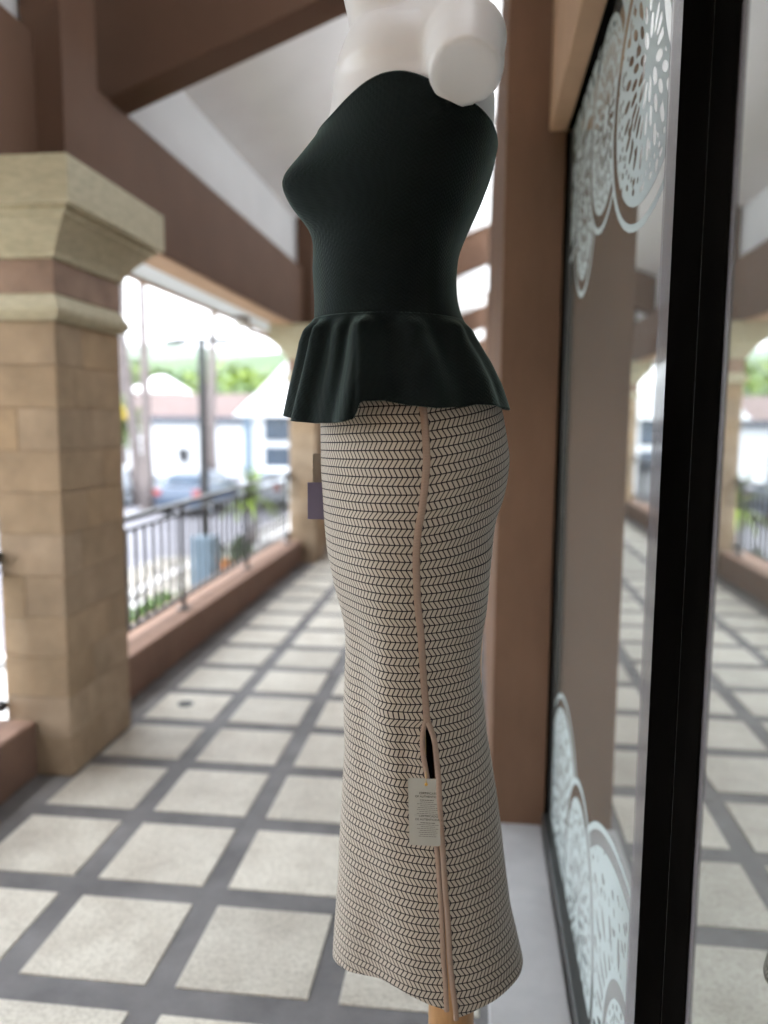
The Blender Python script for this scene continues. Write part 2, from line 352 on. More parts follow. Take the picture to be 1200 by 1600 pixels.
# ------------------------------------------------------------------ stone pillars
PY = [2.715-4.2, 2.715, 2.715+4.2, 2.715+8.4, 2.715+12.6, 2.715+16.8]
PX0, PX1, PD = -1.618, -1.385, .235       # shaft x range, half depth
SH = .1425
def make_pillar():
    root = empty('stone_pillar', (0, 0, 0), 'tan sandstone pillar', 'pillar', 'stone pillars along the parapet')
    W = PX1-PX0; cx = W/2
    bx('core', MT['stone_dark'], -cx+.006, cx-.006, -PD+.006, PD-.006, 0, 2.04, root)
    g = .0008
    n = 11
    def blk(x0, x1, y0, y1, z0, z1, m='stone'):
        o = bx('block', MT[m], -(x1-x0)/2, (x1-x0)/2, -(y1-y0)/2, (y1-y0)/2, -(z1-z0)/2, (z1-z0)/2, root, bev=.002)
        o.location = ((x0+x1)/2, (y0+y1)/2, (z0+z1)/2)
    for k in range(n):
        z0, z1 = k*SH+g, (k+1)*SH-g
        if k % 2 == 0:
            sx_ = -cx*.25 if k % 4 == 0 else cx
            if k % 4 == 0:
                blk(-cx, sx_-g, -PD, PD, z0, z1); blk(sx_+g, cx, -PD, 0-g, z0, z1); blk(sx_+g, cx, g, PD, z0, z1)
            else:
                blk(-cx, cx, -PD, -.05-g, z0, z1); blk(-cx, cx, -.05+g, PD, z0, z1)
        else:
            q = -.10 if k % 4 == 1 else .09
            blk(-cx, cx, -PD, q-g, z0, z1); blk(-cx, cx, q+g, PD, z0, z1)
    # mouldings: astragal, brown neck, cove, cap
    def ring(name, prof, m, parent=root):
        v = []; f = []
        for (o_, z) in prof: v += [(-cx-o_, -PD-o_, z), (cx+o_, -PD-o_, z), (cx+o_, PD+o_, z), (-cx-o_, PD+o_, z)]
        for i in range(len(prof)-1):
            for j in range(4): f.append((4*i+j, 4*i+(j+1) % 4, 4*i+4+(j+1) % 4, 4*i+4+j))
        f.append((3, 2, 1, 0)); f.append(tuple(4*(len(prof)-1)+j for j in range(4)))
        return MB().poly(v, f).obj(name, MT[m], parent)
    ring('astragal', [(.002, 1.5685), (.012, 1.572), (.030, 1.592), (.034, 1.605), (.024, 1.625), (.010, 1.640), (.002, 1.655)], 'stone_pale')
    ring('neck_band', [(.003, 1.6552), (.006, 1.658), (.006, 1.762), (.003, 1.765)], 'stone_dark')
    ring('cove', [(.006, 1.7652), (.016, 1.768), (.022, 1.785), (.034, 1.805), (.050, 1.828), (.070, 1.850), (.086, 1.866), (.094, 1.876), (.097, 1.883)], 'stone_pale')
    ring('fillet', [(.104, 1.8832), (.112, 1.888), (.114, 1.905)], 'stone_pale')
    ring('cap', [(.134, 1.9052), (.137, 1.908), (.137, 2.044), (.134, 2.047)], 'stone_pale')
    bx('post', MT['brown'], -cx+.03, cx-.015-.04, -.02, PD, 2.0472, 3.25, root)
    return root
def copy_tree(o, parent=None):
    c = o.copy(); COL.objects.link(c); c.parent = parent
    for ch in list(o.children): copy_tree(ch, c)
    return c
def place(o, loc, rz=None, label=None, name=None):
    o.location = loc
    if rz is not None: o.rotation_euler = (0, 0, rz)
    if label: o['label'] = label
    return o
pil = make_pillar(); PCX = (PX0+PX1)/2
place(pil, (PCX, PY[1], 0), label='nearest tan sandstone pillar with pale stepped capital, at the left edge')
plab = {2: 'second sandstone pillar down the walkway, behind the front of the mannequin',
        3: 'third sandstone pillar down the walkway, seen only in the shop glass', 4: 'fourth sandstone pillar far down the walkway', 5: 'last sandstone pillar at the far end of the walkway'}
for k in (2, 3, 4, 5): place(copy_tree(pil), (PCX, PY[k], 0), label=plab[k])

# ------------------------------------------------------------------ parapets and railings, one per bay
def bay(y0, y1, lab, detail=True, first=None):
    p = bx('parapet', MT['parapet'], -1.76, -1.508, y0, y1, 0, .20, bev=.006)
    tag(p, 'low pink-brown parapet wall ' + lab, 'parapet', 'parapet walls under the railings')
    r = empty('railing', (-1.625, (y0+y1)/2, .20), 'black metal railing ' + lab, 'railing', 'railings on the parapet')
    ln = y1-y0
    def loc(nm, mb_, sm=False): return mb_.obj(nm, MT['rail'], r, sm)
    mt = MB().box(-.022, .022, -ln/2+.004, ln/2-.004, .572, .594); loc('top_rail', mt)
    loc('upper_rail', MB().box(-.009, .009, -ln/2+.004, ln/2-.004, .520, .534))
    loc('bottom_rail', MB().box(-.011, .011, -ln/2+.004, ln/2-.004, .045, .062))
    bm_ = MB().box(-.007, .007, -.007, .007, .0622, .5198).me('baluster')
    nb = int(ln/.103)
    for i in range(1, nb):
        o = link('baluster', bm_, MT['rail'], r); o.location = (0, -ln/2+i*ln/nb+.001, 0)
    pm = MB().box(-.010, .010, -.010, .010, .008, .5718).box(-.032, .032, -.032, .032, .0005, .008).me('post')
    for yy in ((4.083, 5.298, 6.45) if y0 > 2 and y0 < 4 else [y0+ln*(i+.5)/3 for i in range(3)]):
        o = link('post', pm, MT['rail'], r); o.location = (0.03, yy-(y0+y1)/2+.02, 0)
    for yy in (-ln/2+.02, ln/2-.02):
        MB().sphere((0, yy, .575), .026, 12, 8).obj('end_boss', MT['rail'], r, True); MB().sphere((0, yy, .053), .022, 12, 8).obj('end_boss', MT['rail'], r, True)
    return r
bay(-.995, PY[1]-PD-.002, 'left of the nearest pillar, cut by the left edge')
bay(PY[1]+PD+.002, PY[2]-PD-.002, 'between the nearest and the second pillar')
bay(PY[2]+PD+.002, PY[3]-PD-.002, 'beyond the second pillar, seen in the shop glass')
bay(PY[3]+PD+.002, PY[4]-PD-.002, 'in the fourth bay, far down the walkway')
bay(PY[4]+PD+.002, PY[5]-PD-.002, 'in the last bay at the walkway end')

# ------------------------------------------------------------------ beams, rafters, ceiling, eave
def cz(x): return 3.01+.38*(x+1.54)
eb = bx('eave_beam', MT['brown'], -1.70, -1.54, -.999, 30, 2.0475, 2.565, bev=.004); tag(eb, 'long dark brown beam running over the pillar capitals', 'beam')
ed = bx('edge_strip', MT['trim'], -1.715, -1.548, -.999, 30, 2.0405, 2.0470, eb)
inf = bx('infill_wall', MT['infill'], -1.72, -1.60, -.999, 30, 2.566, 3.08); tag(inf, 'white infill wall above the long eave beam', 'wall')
sf = bx('eave_soffit', MT['soffit'], -1.93, -1.705, -.999, 30, 2.048, 2.075); tag(sf, 'pale soffit board under the outer eave', 'soffit')
fs = MB().box(-1.96, -1.93, -.999, 30, 2.03, 2.35).obj('fascia', MT['trim'], sf)
for k in range(0, 4):
    yy = 3.25+6.7*k
    v = []
    for y in (yy, yy+.18):
        for (x, dz) in ((-1.598, -.45), (.24, -.45), (.24, .0), (-1.598, .0)):
            v.append((x, y, cz(x)+dz-.003))
    o = MB().poly(v, [(0, 1, 2, 3), (7, 6, 5, 4), (0, 4, 5, 1), (1, 5, 6, 2), (2, 6, 7, 3), (3, 7, 4, 0)]).obj('rafter', MT['brown'], bev=.004)
    tag(o, ['nearest sloping brown rafter crossing the top left corner', 'second sloping rafter, seen between the top and the brown pilaster',
            'third sloping rafter, small behind the peplum back', 'farthest sloping rafter at the walkway end'][k], 'rafter', 'sloping brown rafters')
v = []
for y in (-.999, 30):
    for (x, dz) in ((-2.3, 0), (.34, 0), (.34, .15), (-2.3, .15)): v.append((x, y, cz(x)+dz))
cl_ = MB().poly(v, [(0, 1, 2, 3), (7, 6, 5, 4), (0, 4, 5, 1), (1, 5, 6, 2), (2, 6, 7, 3), (3, 7, 4, 0)]).obj('ceiling', MT['white']); tag(cl_, kind='structure')
# lamp under the eave
lr = empty('eave_lamp', (-1.86, 6.1, 2.04), 'round opal lamp in a dark bracket under the outer eave', 'lamp')
MB().sphere((0, 0, -.03), .055).obj('globe', MT['globe'], lr, True)
MB().tube([(0, 0, .008), (0, 0, -.02)], .07, 18).obj('bracket', MT['brown'], lr)
MB().tube([(0, 0, -.02), (.0, .3, -.075), (0.02, .8, -.07)], .016, 8).obj('arm', MT['brown'], lr)

# ------------------------------------------------------------------ building wall on the right
wl = bx('pilaster_wall', MT['brown_light'], .064, .233, 2.352, 6.6, 0, 3.05, bev=.003); tag(wl, 'brown rendered pilaster beside the shop window, floor to eaves', 'pilaster')
bk = bx('building_wall', MT['brown_light'], .2335, .45, 2.60, 30, 0, 2.98); tag(bk, kind='structure')
bk2 = bx('building_wall', MT['brown_light'], .2335, .45, -3, -1.5, 0, 2.98); tag(bk2, kind='structure')
hd = bx('window_header', MT['trim'], .184, .2335, -1.5, 2.351, 2.06, 3.0, bev=.003); tag(hd, 'tan rendered header boxed out above the shop window', 'header')
hd2 = bx('header_back', MT['trim'], .2337, .45, -1.5, 2.599, 2.12, 2.98, hd)
ew = bx('light_block_wall', MT['trim'], -4.6, .2334, -3.2, -1.0, -2.4, 5.6); tag(ew, 'unseen tan wall added to block daylight from the near end', 'wall')  # unseen block added to cut daylight on the sides facing the viewer
sr_ = bx('bounce_roof', MT['white'], .2337, 6.0, -3, 30, 3.001, 3.06); tag(sr_, kind='structure')  # low white roof added to bounce daylight onto the ceiling
for k_ in range(6):  # posts of a clerestory gap added to let daylight reach the ceiling
    cp_ = bx('added_clerestory_post', MT['brown'], .10, .22, 2.36+4.2*k_, 2.48+4.2*k_, 3.0605, cz(.1)-.003); tag(cp_, 'brown post %s in the added clerestory opening that lights the sloping ceiling' % ['above the pilaster', 'second from the pilaster', 'third from the pilaster', 'fourth from the pilaster', 'fifth from the pilaster', 'last and farthest from the pilaster'][k_], 'post', 'posts of the added clerestory')
# shop window
win = empty('shop_window', (.25, 1.0, 0), 'black framed shop window with white lace film at grazing view', 'window')
def W_(n, m, *a, bev=0): return bx(n, m, *a, win, bev, True)
W_('bottom_frame', MT['frame2'], .226, .27, 1.092, 2.352, .0, .045, bev=.002)
W_('bottom_frame', MT['frame2'], .226, .27, -1.5, .85, .0, .045, bev=.002)
W_('top_frame', MT['frame'], .234, .27, -1.5, 2.352, 2.062, 2.12, bev=.002)
W_('side_frame', MT['frame'], .2345, .27, 2.353, 2.42, .0, 2.0615, bev=.002)
W_('side_frame', MT['frame2'], .2445, .27, 2.32, 2.3525, .0455, 2.0615, bev=.001)
W_('door_stile', MT['frame'], .246, .275, .9495, 1.09, .0, 2.0615, bev=.0015)
W_('door_stile', MT['frame'], .246, .275, .852, .9435, .0, 2.0615, bev=.0015)
W_('seal_strip', MT['frame2'], .2475, .27, .9436, .9494, .0, 2.0615)
gp = W_('glass_pane', MT['glass'], .2500, .2506, 1.0905, 2.3195, .0455, 2.0615)
gp = W_('glass_pane', MT['glass'], .2500, .2506, -1.5, .8515, .0455, 2.0615)
W_('edge_film', MT['film'], .2484, .2490, 1.0905, 1.165, .0455, 2.0615)
W_('edge_film', MT['film'], .2484, .2490, .838, .8515, .0455, 2.0615)
# lace film
def lace_field(y, z, lobes):
    for (cy_, cz_, ry, rz, sd) in lobes:
        dy, dz = (y-cy_)/ry, (z-cz_)/rz
        rho = math.hypot(dy, dz)
        if rho >= 1: continue
        sc = min(ry, rz); d_out = (1-rho)*sc
        b1, b2 = .014, .040                       # outer thread, clear band
        if d_out < b1: return min(d_out, b1-d_out)
        if d_out < b2: return -min(d_out-b1, b2-d_out)
        d = d_out-b2
        ph = math.atan2(dz, dy)
        # cutouts
        def slot(n, r0, r1, wdt, off=0.):
            a = ((ph+off)*n/(2*math.pi)) % 1.0-.5
            arc = abs(a)*2*math.pi/n*rho*sc
            mid, hl = (r0+r1)/2, (r1-r0)/2
            tt = abs(rho-mid)/hl
            if tt > 1.2: return 1
            return max(arc-wdt*math.sqrt(max(0, 1-min(1, tt)**2)), (tt-1)*hl*sc) if tt < 1 else (tt-1)*hl*sc+.001
        nn = 22+sd % 5
        h = min(slot(nn, .30, .44, .007), slot(nn, .47, .62, .0075, .14), slot(nn*2, .655, .70, .0045, .05), slot(nn, .725, .77, .008, .0), slot(nn//2, .12, .27, .008, .3))
        h2 = noise.noise(Vector((y*38, z*38, sd)))
        h = min(h, .004 if h2 < .42 else -(h2-.42)*.02)
        return min(d, h)
    return -.01
def lace(lobes, y0, y1, z0, z1, dy=.0032, dz=.0032):
    ny, nz = int((y1-y0)/dy), int((z1-z0)/dz)
    vals = [[lace_field(y0+i*dy, z0+j*dz, lobes) for i in range(ny+1)] for j in range(nz+1)]
    idx = {}; v = []; f = []; a = []
    def vid(i, j):
        k = (i, j)
        if k not in idx: idx[k] = len(v); v.append((.24985, y0+i*dy, z0+j*dz)); a.append(vals[j][i])
        return idx[k]
    for j in range(nz):
        for i in range(ny):
            if max(vals[j][i], vals[j+1][i], vals[j][i+1], vals[j+1][i+1]) > -.0006:
                f.append((vid(i, j), vid(i, j+1), vid(i+1, j+1), vid(i+1, j)))
    me = bpy.data.meshes.new('lace_film'); me.from_pydata(v, [], f)
    at = me.attributes.new('lace', 'FLOAT', 'POINT'); at.data.foreach_set('value', a)
    return link('lace_film', me, MT['lace'], win, True)
lace([(1.02, 1.965, .24, .29, 1), (1.30, 1.80, .35, .245, 2), (1.74, 1.87, .235, .225, 3), (2.02, 1.77, .20, .215, 4), (2.30, 1.93, .20, .24, 5), (1.4, 2.2, .5, .35, 6), (2.1, 2.2, .5, .35, 7)],
     1.167, 2.319, 1.53, 2.0605)
lace([(1.17, .13, .20, .23, 8), (1.72, .12, .27, .315, 9), (1.20, .19, .52, .345, 10), (2.06, .19, .36, .32, 11)], 1.167, 2.319, .047, .56)
# dim shop room behind the glass
rm = empty('shop_room', (1.6, .5, 0), 'dim grey room behind the shop glass', 'room')
bx('back_wall', MT['room'], 3.2, 3.3, -3, 5.0, 0, 3.4, rm, 0, True)
bx('side_wall', MT['room'], .46, 3.199, 4.9, 5.0, 0, 3.4, rm, 0, True)
bx('side_wall', MT['room'], .46, 3.199, -3.0, -2.9, 0, 3.4, rm, 0, True)
bx('room_ceiling', MT['room'], .46, 3.199, -2.899, 4.899, 2.9, 3.0, rm, 0, True)
bx('room_floor', MT['roomfloor'], .46, 3.199, -2.899, 4.899, .001, .006, rm, 0, True)
# ------------------------------------------------------------------ mannequin and clothes: measured body sections
BY = 1.07
TLf = [(1.80,-.186),(1.768,-.178),(1.744,-.173),(1.733,-.176),(1.708,-.186),(1.674,-.198),(1.640,-.205),(1.607,-.2135),(1.58,-.2365),(1.556,-.2590),(1.5465,-.2630),(1.535,-.2610),(1.516,-.2515),(1.499,-.2365),(1.484,-.2235),(1.466,-.2205),(1.436,-.219),(1.402,-.217),(1.380,-.218),(1.334,-.217),(1.282,-.214),(1.247,-.214),(1.182,-.214),(1.149,-.212),(1.116,-.210),(1.075,-.206),(1.052,-.202),(1.017,-.195),(0.987,-.187),(0.964,-.182),(0.938,-.180),(0.894,-.181),(0.846,-.183),(0.816,-.182),(0.786,-.181),(0.739,-.184),(0.693,-.186),(0.646,-.189),(0.583,-.191),(0.534,-.195),(0.486,-.198),(0.449,-.199),(.40,-.200)]
TRf = [(1.80,-.02),(1.70,.016),(1.672,.018),(1.638,.018),(1.625,.017),(1.594,.014),(1.569,.008),(1.537,-.004),(1.508,-.017),(1.483,-.028),(1.466,-.033),(1.440,-.035),(1.417,-.034),(1.400,-.031),(1.379,-.023),(1.333,.012),(1.291,.026),(1.262,.035),(1.233,.041),(1.202,.046),(1.170,.043),(1.144,.038),(1.125,.031),(1.096,.027),(1.063,.025),(0.994,.020),(0.953,.014),(0.925,.012),(0.890,.014),(0.857,.019),(0.815,.024),(0.773,.032),(0.722,.041),(0.674,.048),(0.634,.053),(0.556,.064),(0.511,.075),(0.474,.084),(.449,.086),(.40,.088)]
BW = [(1.80,.07),(1.72,.115),(1.67,.128),(1.62,.133),(1.56,.136),(1.50,.122),(1.44,.108),(1.40,.106),(1.36,.112),(1.30,.132),(1.25,.148),(1.19,.156),(1.12,.155),(1.05,.147),(.97,.132),(.90,.122),(.82,.116),(.70,.112),(.58,.110),(.45,.108),(.40,.108)]
NF = [(1.80,2.0),(1.66,2.1),(1.56,2.0),(1.48,1.95),(1.40,2.0),(1.30,1.95),(1.20,1.72),(1.08,1.62),(.98,1.58),(.88,1.6),(.75,1.75),(.60,1.75),(.45,1.65),(.40,1.65)]
NB = [(1.80,2.0),(1.66,2.4),(1.56,2.4),(1.40,2.2),(1.20,2.0),(1.08,2.1),(.95,2.1),(.80,1.9),(.60,1.8),(.45,1.75),(.40,1.75)]
CXF = [(1.80,.5),(1.66,.56),(1.5,.55),(1.38,.5),(1.2,.50),(1.08,.50),(.95,.50),(.8,.56),(.6,.62),(.45,.64),(.40,.64)]
def itp(tb, z):
    if z >= tb[0][0]: return tb[0][1]
    for (z1, a), (z0, b) in zip(tb, tb[1:]):
        if z >= z0:
            t = (z-z0)/(z1-z0); return b+(a-b)*t
    return tb[-1][1]
def smt(tb, z, h=.012):
    return (itp(tb, z)*2+itp(tb, z+h)+itp(tb, z-h)+itp(tb, z+h*.5)+itp(tb, z-h*.5))/6
def section(z):
    xl, xr = smt(TLf, z, .009), smt(TRf, z, .009)
    A = 0
    if 1.45 < z < 1.66:
        base = -.200+(1.66-z)/(.21)*-.0195
        if xl < base: A = base-xl; xl = base
    cx = xl+(xr-xl)*smt(CXF, z, .03)
    return xl, xr, cx, smt(BW, z, .03), smt(NF, z, .03), smt(NB, z, .03), A
def spt(th, z, off=0., sec=None):
    """point of the body surface at angle th (0 = back, -90 deg = side near the viewer, 180 = front)"""
    xl, xr, cx, b, nf, nb, A = sec or section(z)
    c, s = math.cos(th), math.sin(th)
    wgt = .5-.5*c; wgt = wgt*wgt*(3-2*wgt)
    n = nb+(nf-nb)*wgt
    ax = (xr-cx) if c > 0 else (cx-xl)
    x = cx+(ax+off)*math.copysign(abs(c)**(2/n), c)
    y = BY+(b+off)*math.copysign(abs(s)**(2/n), s)
    if A and c < 0:
        g = math.exp(-((abs(y-BY)-.070)/.036)**2)+.10*math.exp(-((y-BY)/.03)**2)
        x -= 1.02*A*g*min(1, -c*2.2)
    return x, y, z
def near_y(x, z):
    lo, hi = -math.pi, 0.
    for _ in range(40):
        m = (lo+hi)/2
        if spt(m, z)[0] < x: lo = m
        else: hi = m
    return spt(lo, z)[1], lo
SEAM = [(1.40,-77.9),(1.2647,-77.8),(1.2408,-77.4),(1.2162,-77.4),(1.1908,-77.6),(1.1720,-77.8),(1.1531,-78.0),(1.1339,-78.1),(1.1084,-78.5),(1.0912,-78.8),(1.0690,-78.8),(1.0350,-78.7),(1.0009,-77.8),(.9721,-76.9),(.9306,-75.1),(.8961,-74.6),(.8747,-75.3)]
RIGHT = [(.8747,-75.4),(.8676,-74.3),(.8543,-72.6),(.8394,-71.8),(.8110,-72.9),(.7838,-74.9),(.7552,-76.2),(.7273,-77.1),(.6984,-77.9),(.6703,-79.0),(.6197,-80.3),(.5631,-82.0),(.5061,-84.3),(.4639,-85.1),(.40,-85.3)]
LEFT = [(.8747,-75.4),(.8664,-78.2),(.8544,-80.4),(.8407,-81.7),(.8234,-82.2),(.8095,-82.0),(.7759,-82.3),(.7410,-82.4),(.6962,-82.8),(.6768,-83.3),(.6200,-85.2),(.5632,-88.0),(.5055,-91.2),(.4741,-92.8),(.40,-93.5)]
HEMZ = [(-181,.462),(-160.8,.464),(-148.5,.470),(-127.3,.487),(-116.8,.489),(-106.9,.485),(-95.6,.4765),(-85.1,.4635),(-82.2,.4620),(-65.3,.4690),(-47.5,.4730),(-31.4,.4740),(-17.9,.4745),(1,.4745)]
def asc(tb, x):
    if x <= tb[0][0]: return tb[0][1]
    for (a, p), (b, q) in zip(tb, tb[1:]):
        if x <= b: return p+(q-p)*(x-a)/(b-a)
    return tb[-1][1]
def hemz(thd):            # thd in -180..180, mirrored for the far side
    d = (thd+180) % 360-180
    return asc(HEMZ, -abs(d))
def grid_mesh(name, rows, uvs, closed, m, parent=None, solid=0, flip=False):
    nr, nc = len(rows), len(rows[0]); v = [p for r in rows for p in r]; f = []; fuv = []
    for i in range(nr-1):
        for j in range(nc if closed else nc-1):
            j2 = (j+1) % nc
            q = [(i, j), (i, j2), (i+1, j2), (i+1, j)]
            if flip: q.reverse()
            f.append(tuple(a*nc+b for a, b in q))
            for a, b in q:
                uu = uvs[a][b]
                if closed and j2 == 0 and b == 0: uu = (uvs[a][nc-1][0]+(uvs[a][nc-1][0]-uvs[a][nc-2][0]), uu[1])
                fuv.append(uu)
    me = bpy.data.meshes.new(name); me.from_pydata(v, [], f)
    l = me.uv_layers.new(name='fabric'); l.data.foreach_set('uv', [c for u in fuv for c in u])
    me.polygons.foreach_set('use_smooth', [True]*len(me.polygons))
    o = link(name, me, m, parent)
    if solid:
        md = o.modifiers.new('thickness', 'SOLIDIFY'); md.thickness = solid; md.offset = -1; md.use_rim = True
    return o
def arcs(row):
    a = [0.]
    for p, q in zip(row, row[1:]): a.append(a[-1]+math.dist(p, q))
    return a
# ---- skirt
skirt = empty('skirt', (0, BY, .46), 'long beige mermaid skirt with black herringbone lines and a side slit', 'skirt')
skirt.matrix_world = Matrix.Translation((-.06, BY, .46))
def knee(th, z):
    # soft dent behind the front fold at the knees, and drape ripples towards the hem
    d = math.degrees(th); e = 0
    e += -.0045*math.exp(-((d+62)/20)**2)*math.exp(-((z-.93)/.10)**2)
    e += .0035*math.exp(-((d+112)/13)**2)*math.exp(-((z-.90)/.13)**2)
    e += -.0040*math.exp(-((d+134)/13)**2)*math.exp(-((z-.84)/.16)**2)
    e += .006*math.exp(-((d+108)/16)**2)*max(0, min(1, (.72-z)/.25))-.004*math.exp(-((d+130)/12)**2)*max(0, min(1, (.72-z)/.25))
    e += -.003*math.exp(-((d+98)/7)**2)*math.exp(-((z-.80)/.09)**2)
    e += .0022*math.exp(-((d+72)/9)**2)*math.exp(-((z-.78)/.14)**2)
    e *= 1.35
    e += -.0028*math.exp(-((z-1.085-(d+40)*.0006)/.016)**2)*math.exp(-((d+34)/24)**2)
    e += .0016*math.exp(-((z-1.045-(d+40)*.0008)/.015)**2)*math.exp(-((d+30)/22)**2)
    e += .0011*noise.noise(Vector((math.cos(th)*3.2, math.sin(th)*3.2, z*9)))
    return e
def srf(thd, z, off=-.0015):
    th = R(thd)
    return Vector(spt(th, z, off+knee(R((thd+180) % 360-180), z)))
NCs, NRs = 300, 330
rows = []; uvs = []
ZT = 1.365
for i in range(NRs+1):
    t = i/NRs; z0 = ZT+(.4639-ZT)*t
    if z0 > .8747: ar = al = asc(SEAM[::-1], z0)
    else: ar = asc(RIGHT[::-1], z0); al = asc(LEFT[::-1], z0)
    row = []
    for j in range(NCs+1):
        s = j/NCs; d = ar+(360-(ar-al))*s
        h = hemz(d); z = ZT+(h-ZT)*t
        row.append(tuple(srf(d, z)))
    a = arcs(row); tot = a[-1]
    uv = []
    for j in range(NCs+1):
        u = a[j] if a[j] < tot/2 else a[j]-tot
        z = row[j][2]
        uv.append((u, z))
    # panel tilt: rows climb over the seat at the back panel
    def S_(x): x = max(0, min(1, x)); return x*x*(3-2*x)
    uv = [(u, z-(.17*S_((z-1.0)/.16)*min(u, .20) if u > 0 else .035*S_((z-1.05)/.1)*max(u, -.2))) for u, z in uv]
    uv = [(u+.0011*noise.noise(Vector((x_[0]*16, x_[1]*16, x_[2]*13))), v+.0017*noise.noise(Vector((x_[0]*11+9, x_[1]*11, x_[2]*9)))) for (u, v), x_ in zip(uv, row)]
    rows.append(row); uvs.append(uv)
fab = grid_mesh('skirt_fabric', rows, uvs, False, MT['knit'], None, .0016, flip=True)
fab.data.materials.append(MT['inside_shade']); fab.modifiers['thickness'].material_offset = 1; fab.modifiers['thickness'].material_offset_rim = 0
fab.parent = skirt; fab.matrix_parent_inverse = skirt.matrix_world.inverted()
def normal_at(thd, z):
    a = srf(thd-1.5, z); b = srf(thd+1.5, z); c = srf(thd, z+.004); d = srf(thd, z-.004)
    n = (b-a).cross(c-d).normalized(); p = srf(thd, z)
    if n.dot(p-Vector((p.x*.0-.06, BY, z))) < 0: n.negate()
    return n
def piping(name, tb, zlo, zhi, hw, ht, push=0., n=120, side=0.):
    rows = []; uvs = []; K = 10
    tt = tb[::-1]; L_ = 0; prev = None
    for i in range(n+1):
        z = zhi+(zlo-zhi)*i/n; d = (asc(tt, z)*2+asc(tt, z+.007)+asc(tt, z-.007))/4
        p = srf(d, z); nn = normal_at(d, z)
        q = srf((asc(tt, z-.006)*2+asc(tt, z+.0)+asc(tt, z-.013))/4, z-.006)
        tn = (q-p).normalized(); sd = tn.cross(nn).normalized()
        p = p+nn*(push(z) if callable(push) else push)+sd*side
        if prev is not None: L_ += (p-prev).length
        prev = p
        rows.append([tuple(p+sd*hw*math.cos(2*math.pi*k/K)+nn*ht*math.sin(2*math.pi*k/K)) for k in range(K)])
        uvs.append([(k*.001, L_) for k in range(K)])
    o = grid_mesh(name, rows, uvs, True, MT['pip']); o.parent = skirt; o.matrix_parent_inverse = skirt.matrix_world.inverted()
    return o
piping('seam_piping', SEAM, .868, 1.36, .0046, .0022, .0004)
piping('slit_piping', RIGHT, .4618, .8725, .0037, .0028, lambda z: .0030+.0048*math.exp(-((z-.755)/.05)**4))
piping('slit_piping', LEFT, .4735, .8725, .0034, .0028, lambda z: .0004-.0012*math.exp(-((z-.755)/.05)**4))
# thin hem edge
# ---- peplum top
top = empty('peplum_top', (0, 0, 0), 'strapless dark green knit top with a flared gathered peplum', 'top')
top.matrix_world = Matrix.Translation((-.11, BY, 1.38))
NECK = [(-.26,1.604),(-.235,1.604),(-.215,1.604),(-.189,1.612),(-.162,1.628),(-.132,1.6425),(-.105,1.6465),(-.084,1.643),(-.06,1.632),(-.042,1.623),(-.018,1.617),(.0,1.613),(.015,1.604),(.03,1.60)]
rows = []; uvs = []
NC, NR = 260, 130
for i in range(NR+1):
    t = i/NR; row = []
    for j in range(NC):
        th = -math.pi/2+2*math.pi*(j/NC)
        x0 = spt(th, 1.61)[0]
        zt = sum(asc(NECK, x0+q_) for q_ in (-.012, -.006, 0, .006, .012))/5
        z = 1.375+(zt-1.375)*t
        fold = 0
        e = .0032-.0022*max(0, 1-t/.03)
        # slight pull wrinkles under the arm
        dd = math.degrees(th) if th < math.pi else math.degrees(th)-360
        dd = (dd+180) % 360-180
        for (zc, a_, sl) in ((1.59, .0009, .0005), (1.575, -.0008, .0006), (1.56, .0006, .0004)):
            e += a_*math.exp(-((z-zc-(dd+60)*sl)/.006)**2)*math.exp(-((abs(dd)-50)/26)**2)
        if t > .985: e += .0006*math.sin((t-.985)/.015*math.pi)
        row.append(spt(th, z, e))
    a = arcs(row+[row[0]])
    uvs.append([(a[j], row[j][2]) for j in range(NC)]); rows.append(row)
bod = grid_mesh('bodice', rows, uvs, True, MT['top'], None, .002)
bod.parent = top; bod.matrix_parent_inverse = top.matrix_world.inverted()
# peplum
PLf = [(1.40,-.2195),(1.380,-.220),(1.366,-.228),(1.352,-.236),(1.320,-.244),(1.285,-.2525),(1.262,-.2575),(1.24,-.260)]
PRf = [(1.40,-.030),(1.379,-.021),(1.369,-.012),(1.345,.003),(1.323,.017),(1.295,.031),(1.271,.0395),(1.24,.049)]
PBf = [(1.40,.109),(1.376,.112),(1.34,.132),(1.30,.153),(1.26,.168),(1.24,.174)]
# ridges: angle at top, angle at hem, left width, right width, amplitude at gather, amplitude at hem
RID = [(-173, -176, 8, 8, .004, .006), (-153, -157, 8, 8, .006, .005), (-131.5, -138, 6, 10, .0095, .0085), (-115, -120, 7, 9, .0045, .0), (-99, -103, 8, 6.5, .0145, .0195), (-73, -67, 11, 13, .0060, .0065), (-41, -36, 9, 12, .0090, .0070),
       (-12, -10, 10, 10, .006, .006), (18, 18, 12, 12, .005, .008), (48, 50, 12, 12, .006, .010), (78, 76, 12, 10, .006, .010), (105, 108, 11, 11, .006, .012), (135, 136, 10, 10, .006, .010), (160, 158, 8, 8, .004, .005)]
VAL = [(-143, -149, 6, 7, -.0095, -.006), (-122.5, -128, 5, 8, -.0085, -.006), (-107.5, -113, 4, 6, -.0100, -.003), (-86, -86, 7, 8.5, -.0125, -.010), (-58, -54, 8, 10, -.0085, -.006), (-26, -23, 8, 8, -.006, -.005)]
PH = [(-181, 1.2600), (-160, 1.256), (-140, 1.249), (-125, 1.2465), (-110, 1.2475), (-104, 1.249), (-99.8, 1.2525), (-98.9, 1.269), (-97, 1.2725), (-90, 1.2735), (-80, 1.2685), (-68, 1.2655), (-55, 1.267), (-45, 1.2705), (-33, 1.270), (-15, 1.2665), (1, 1.2655)]
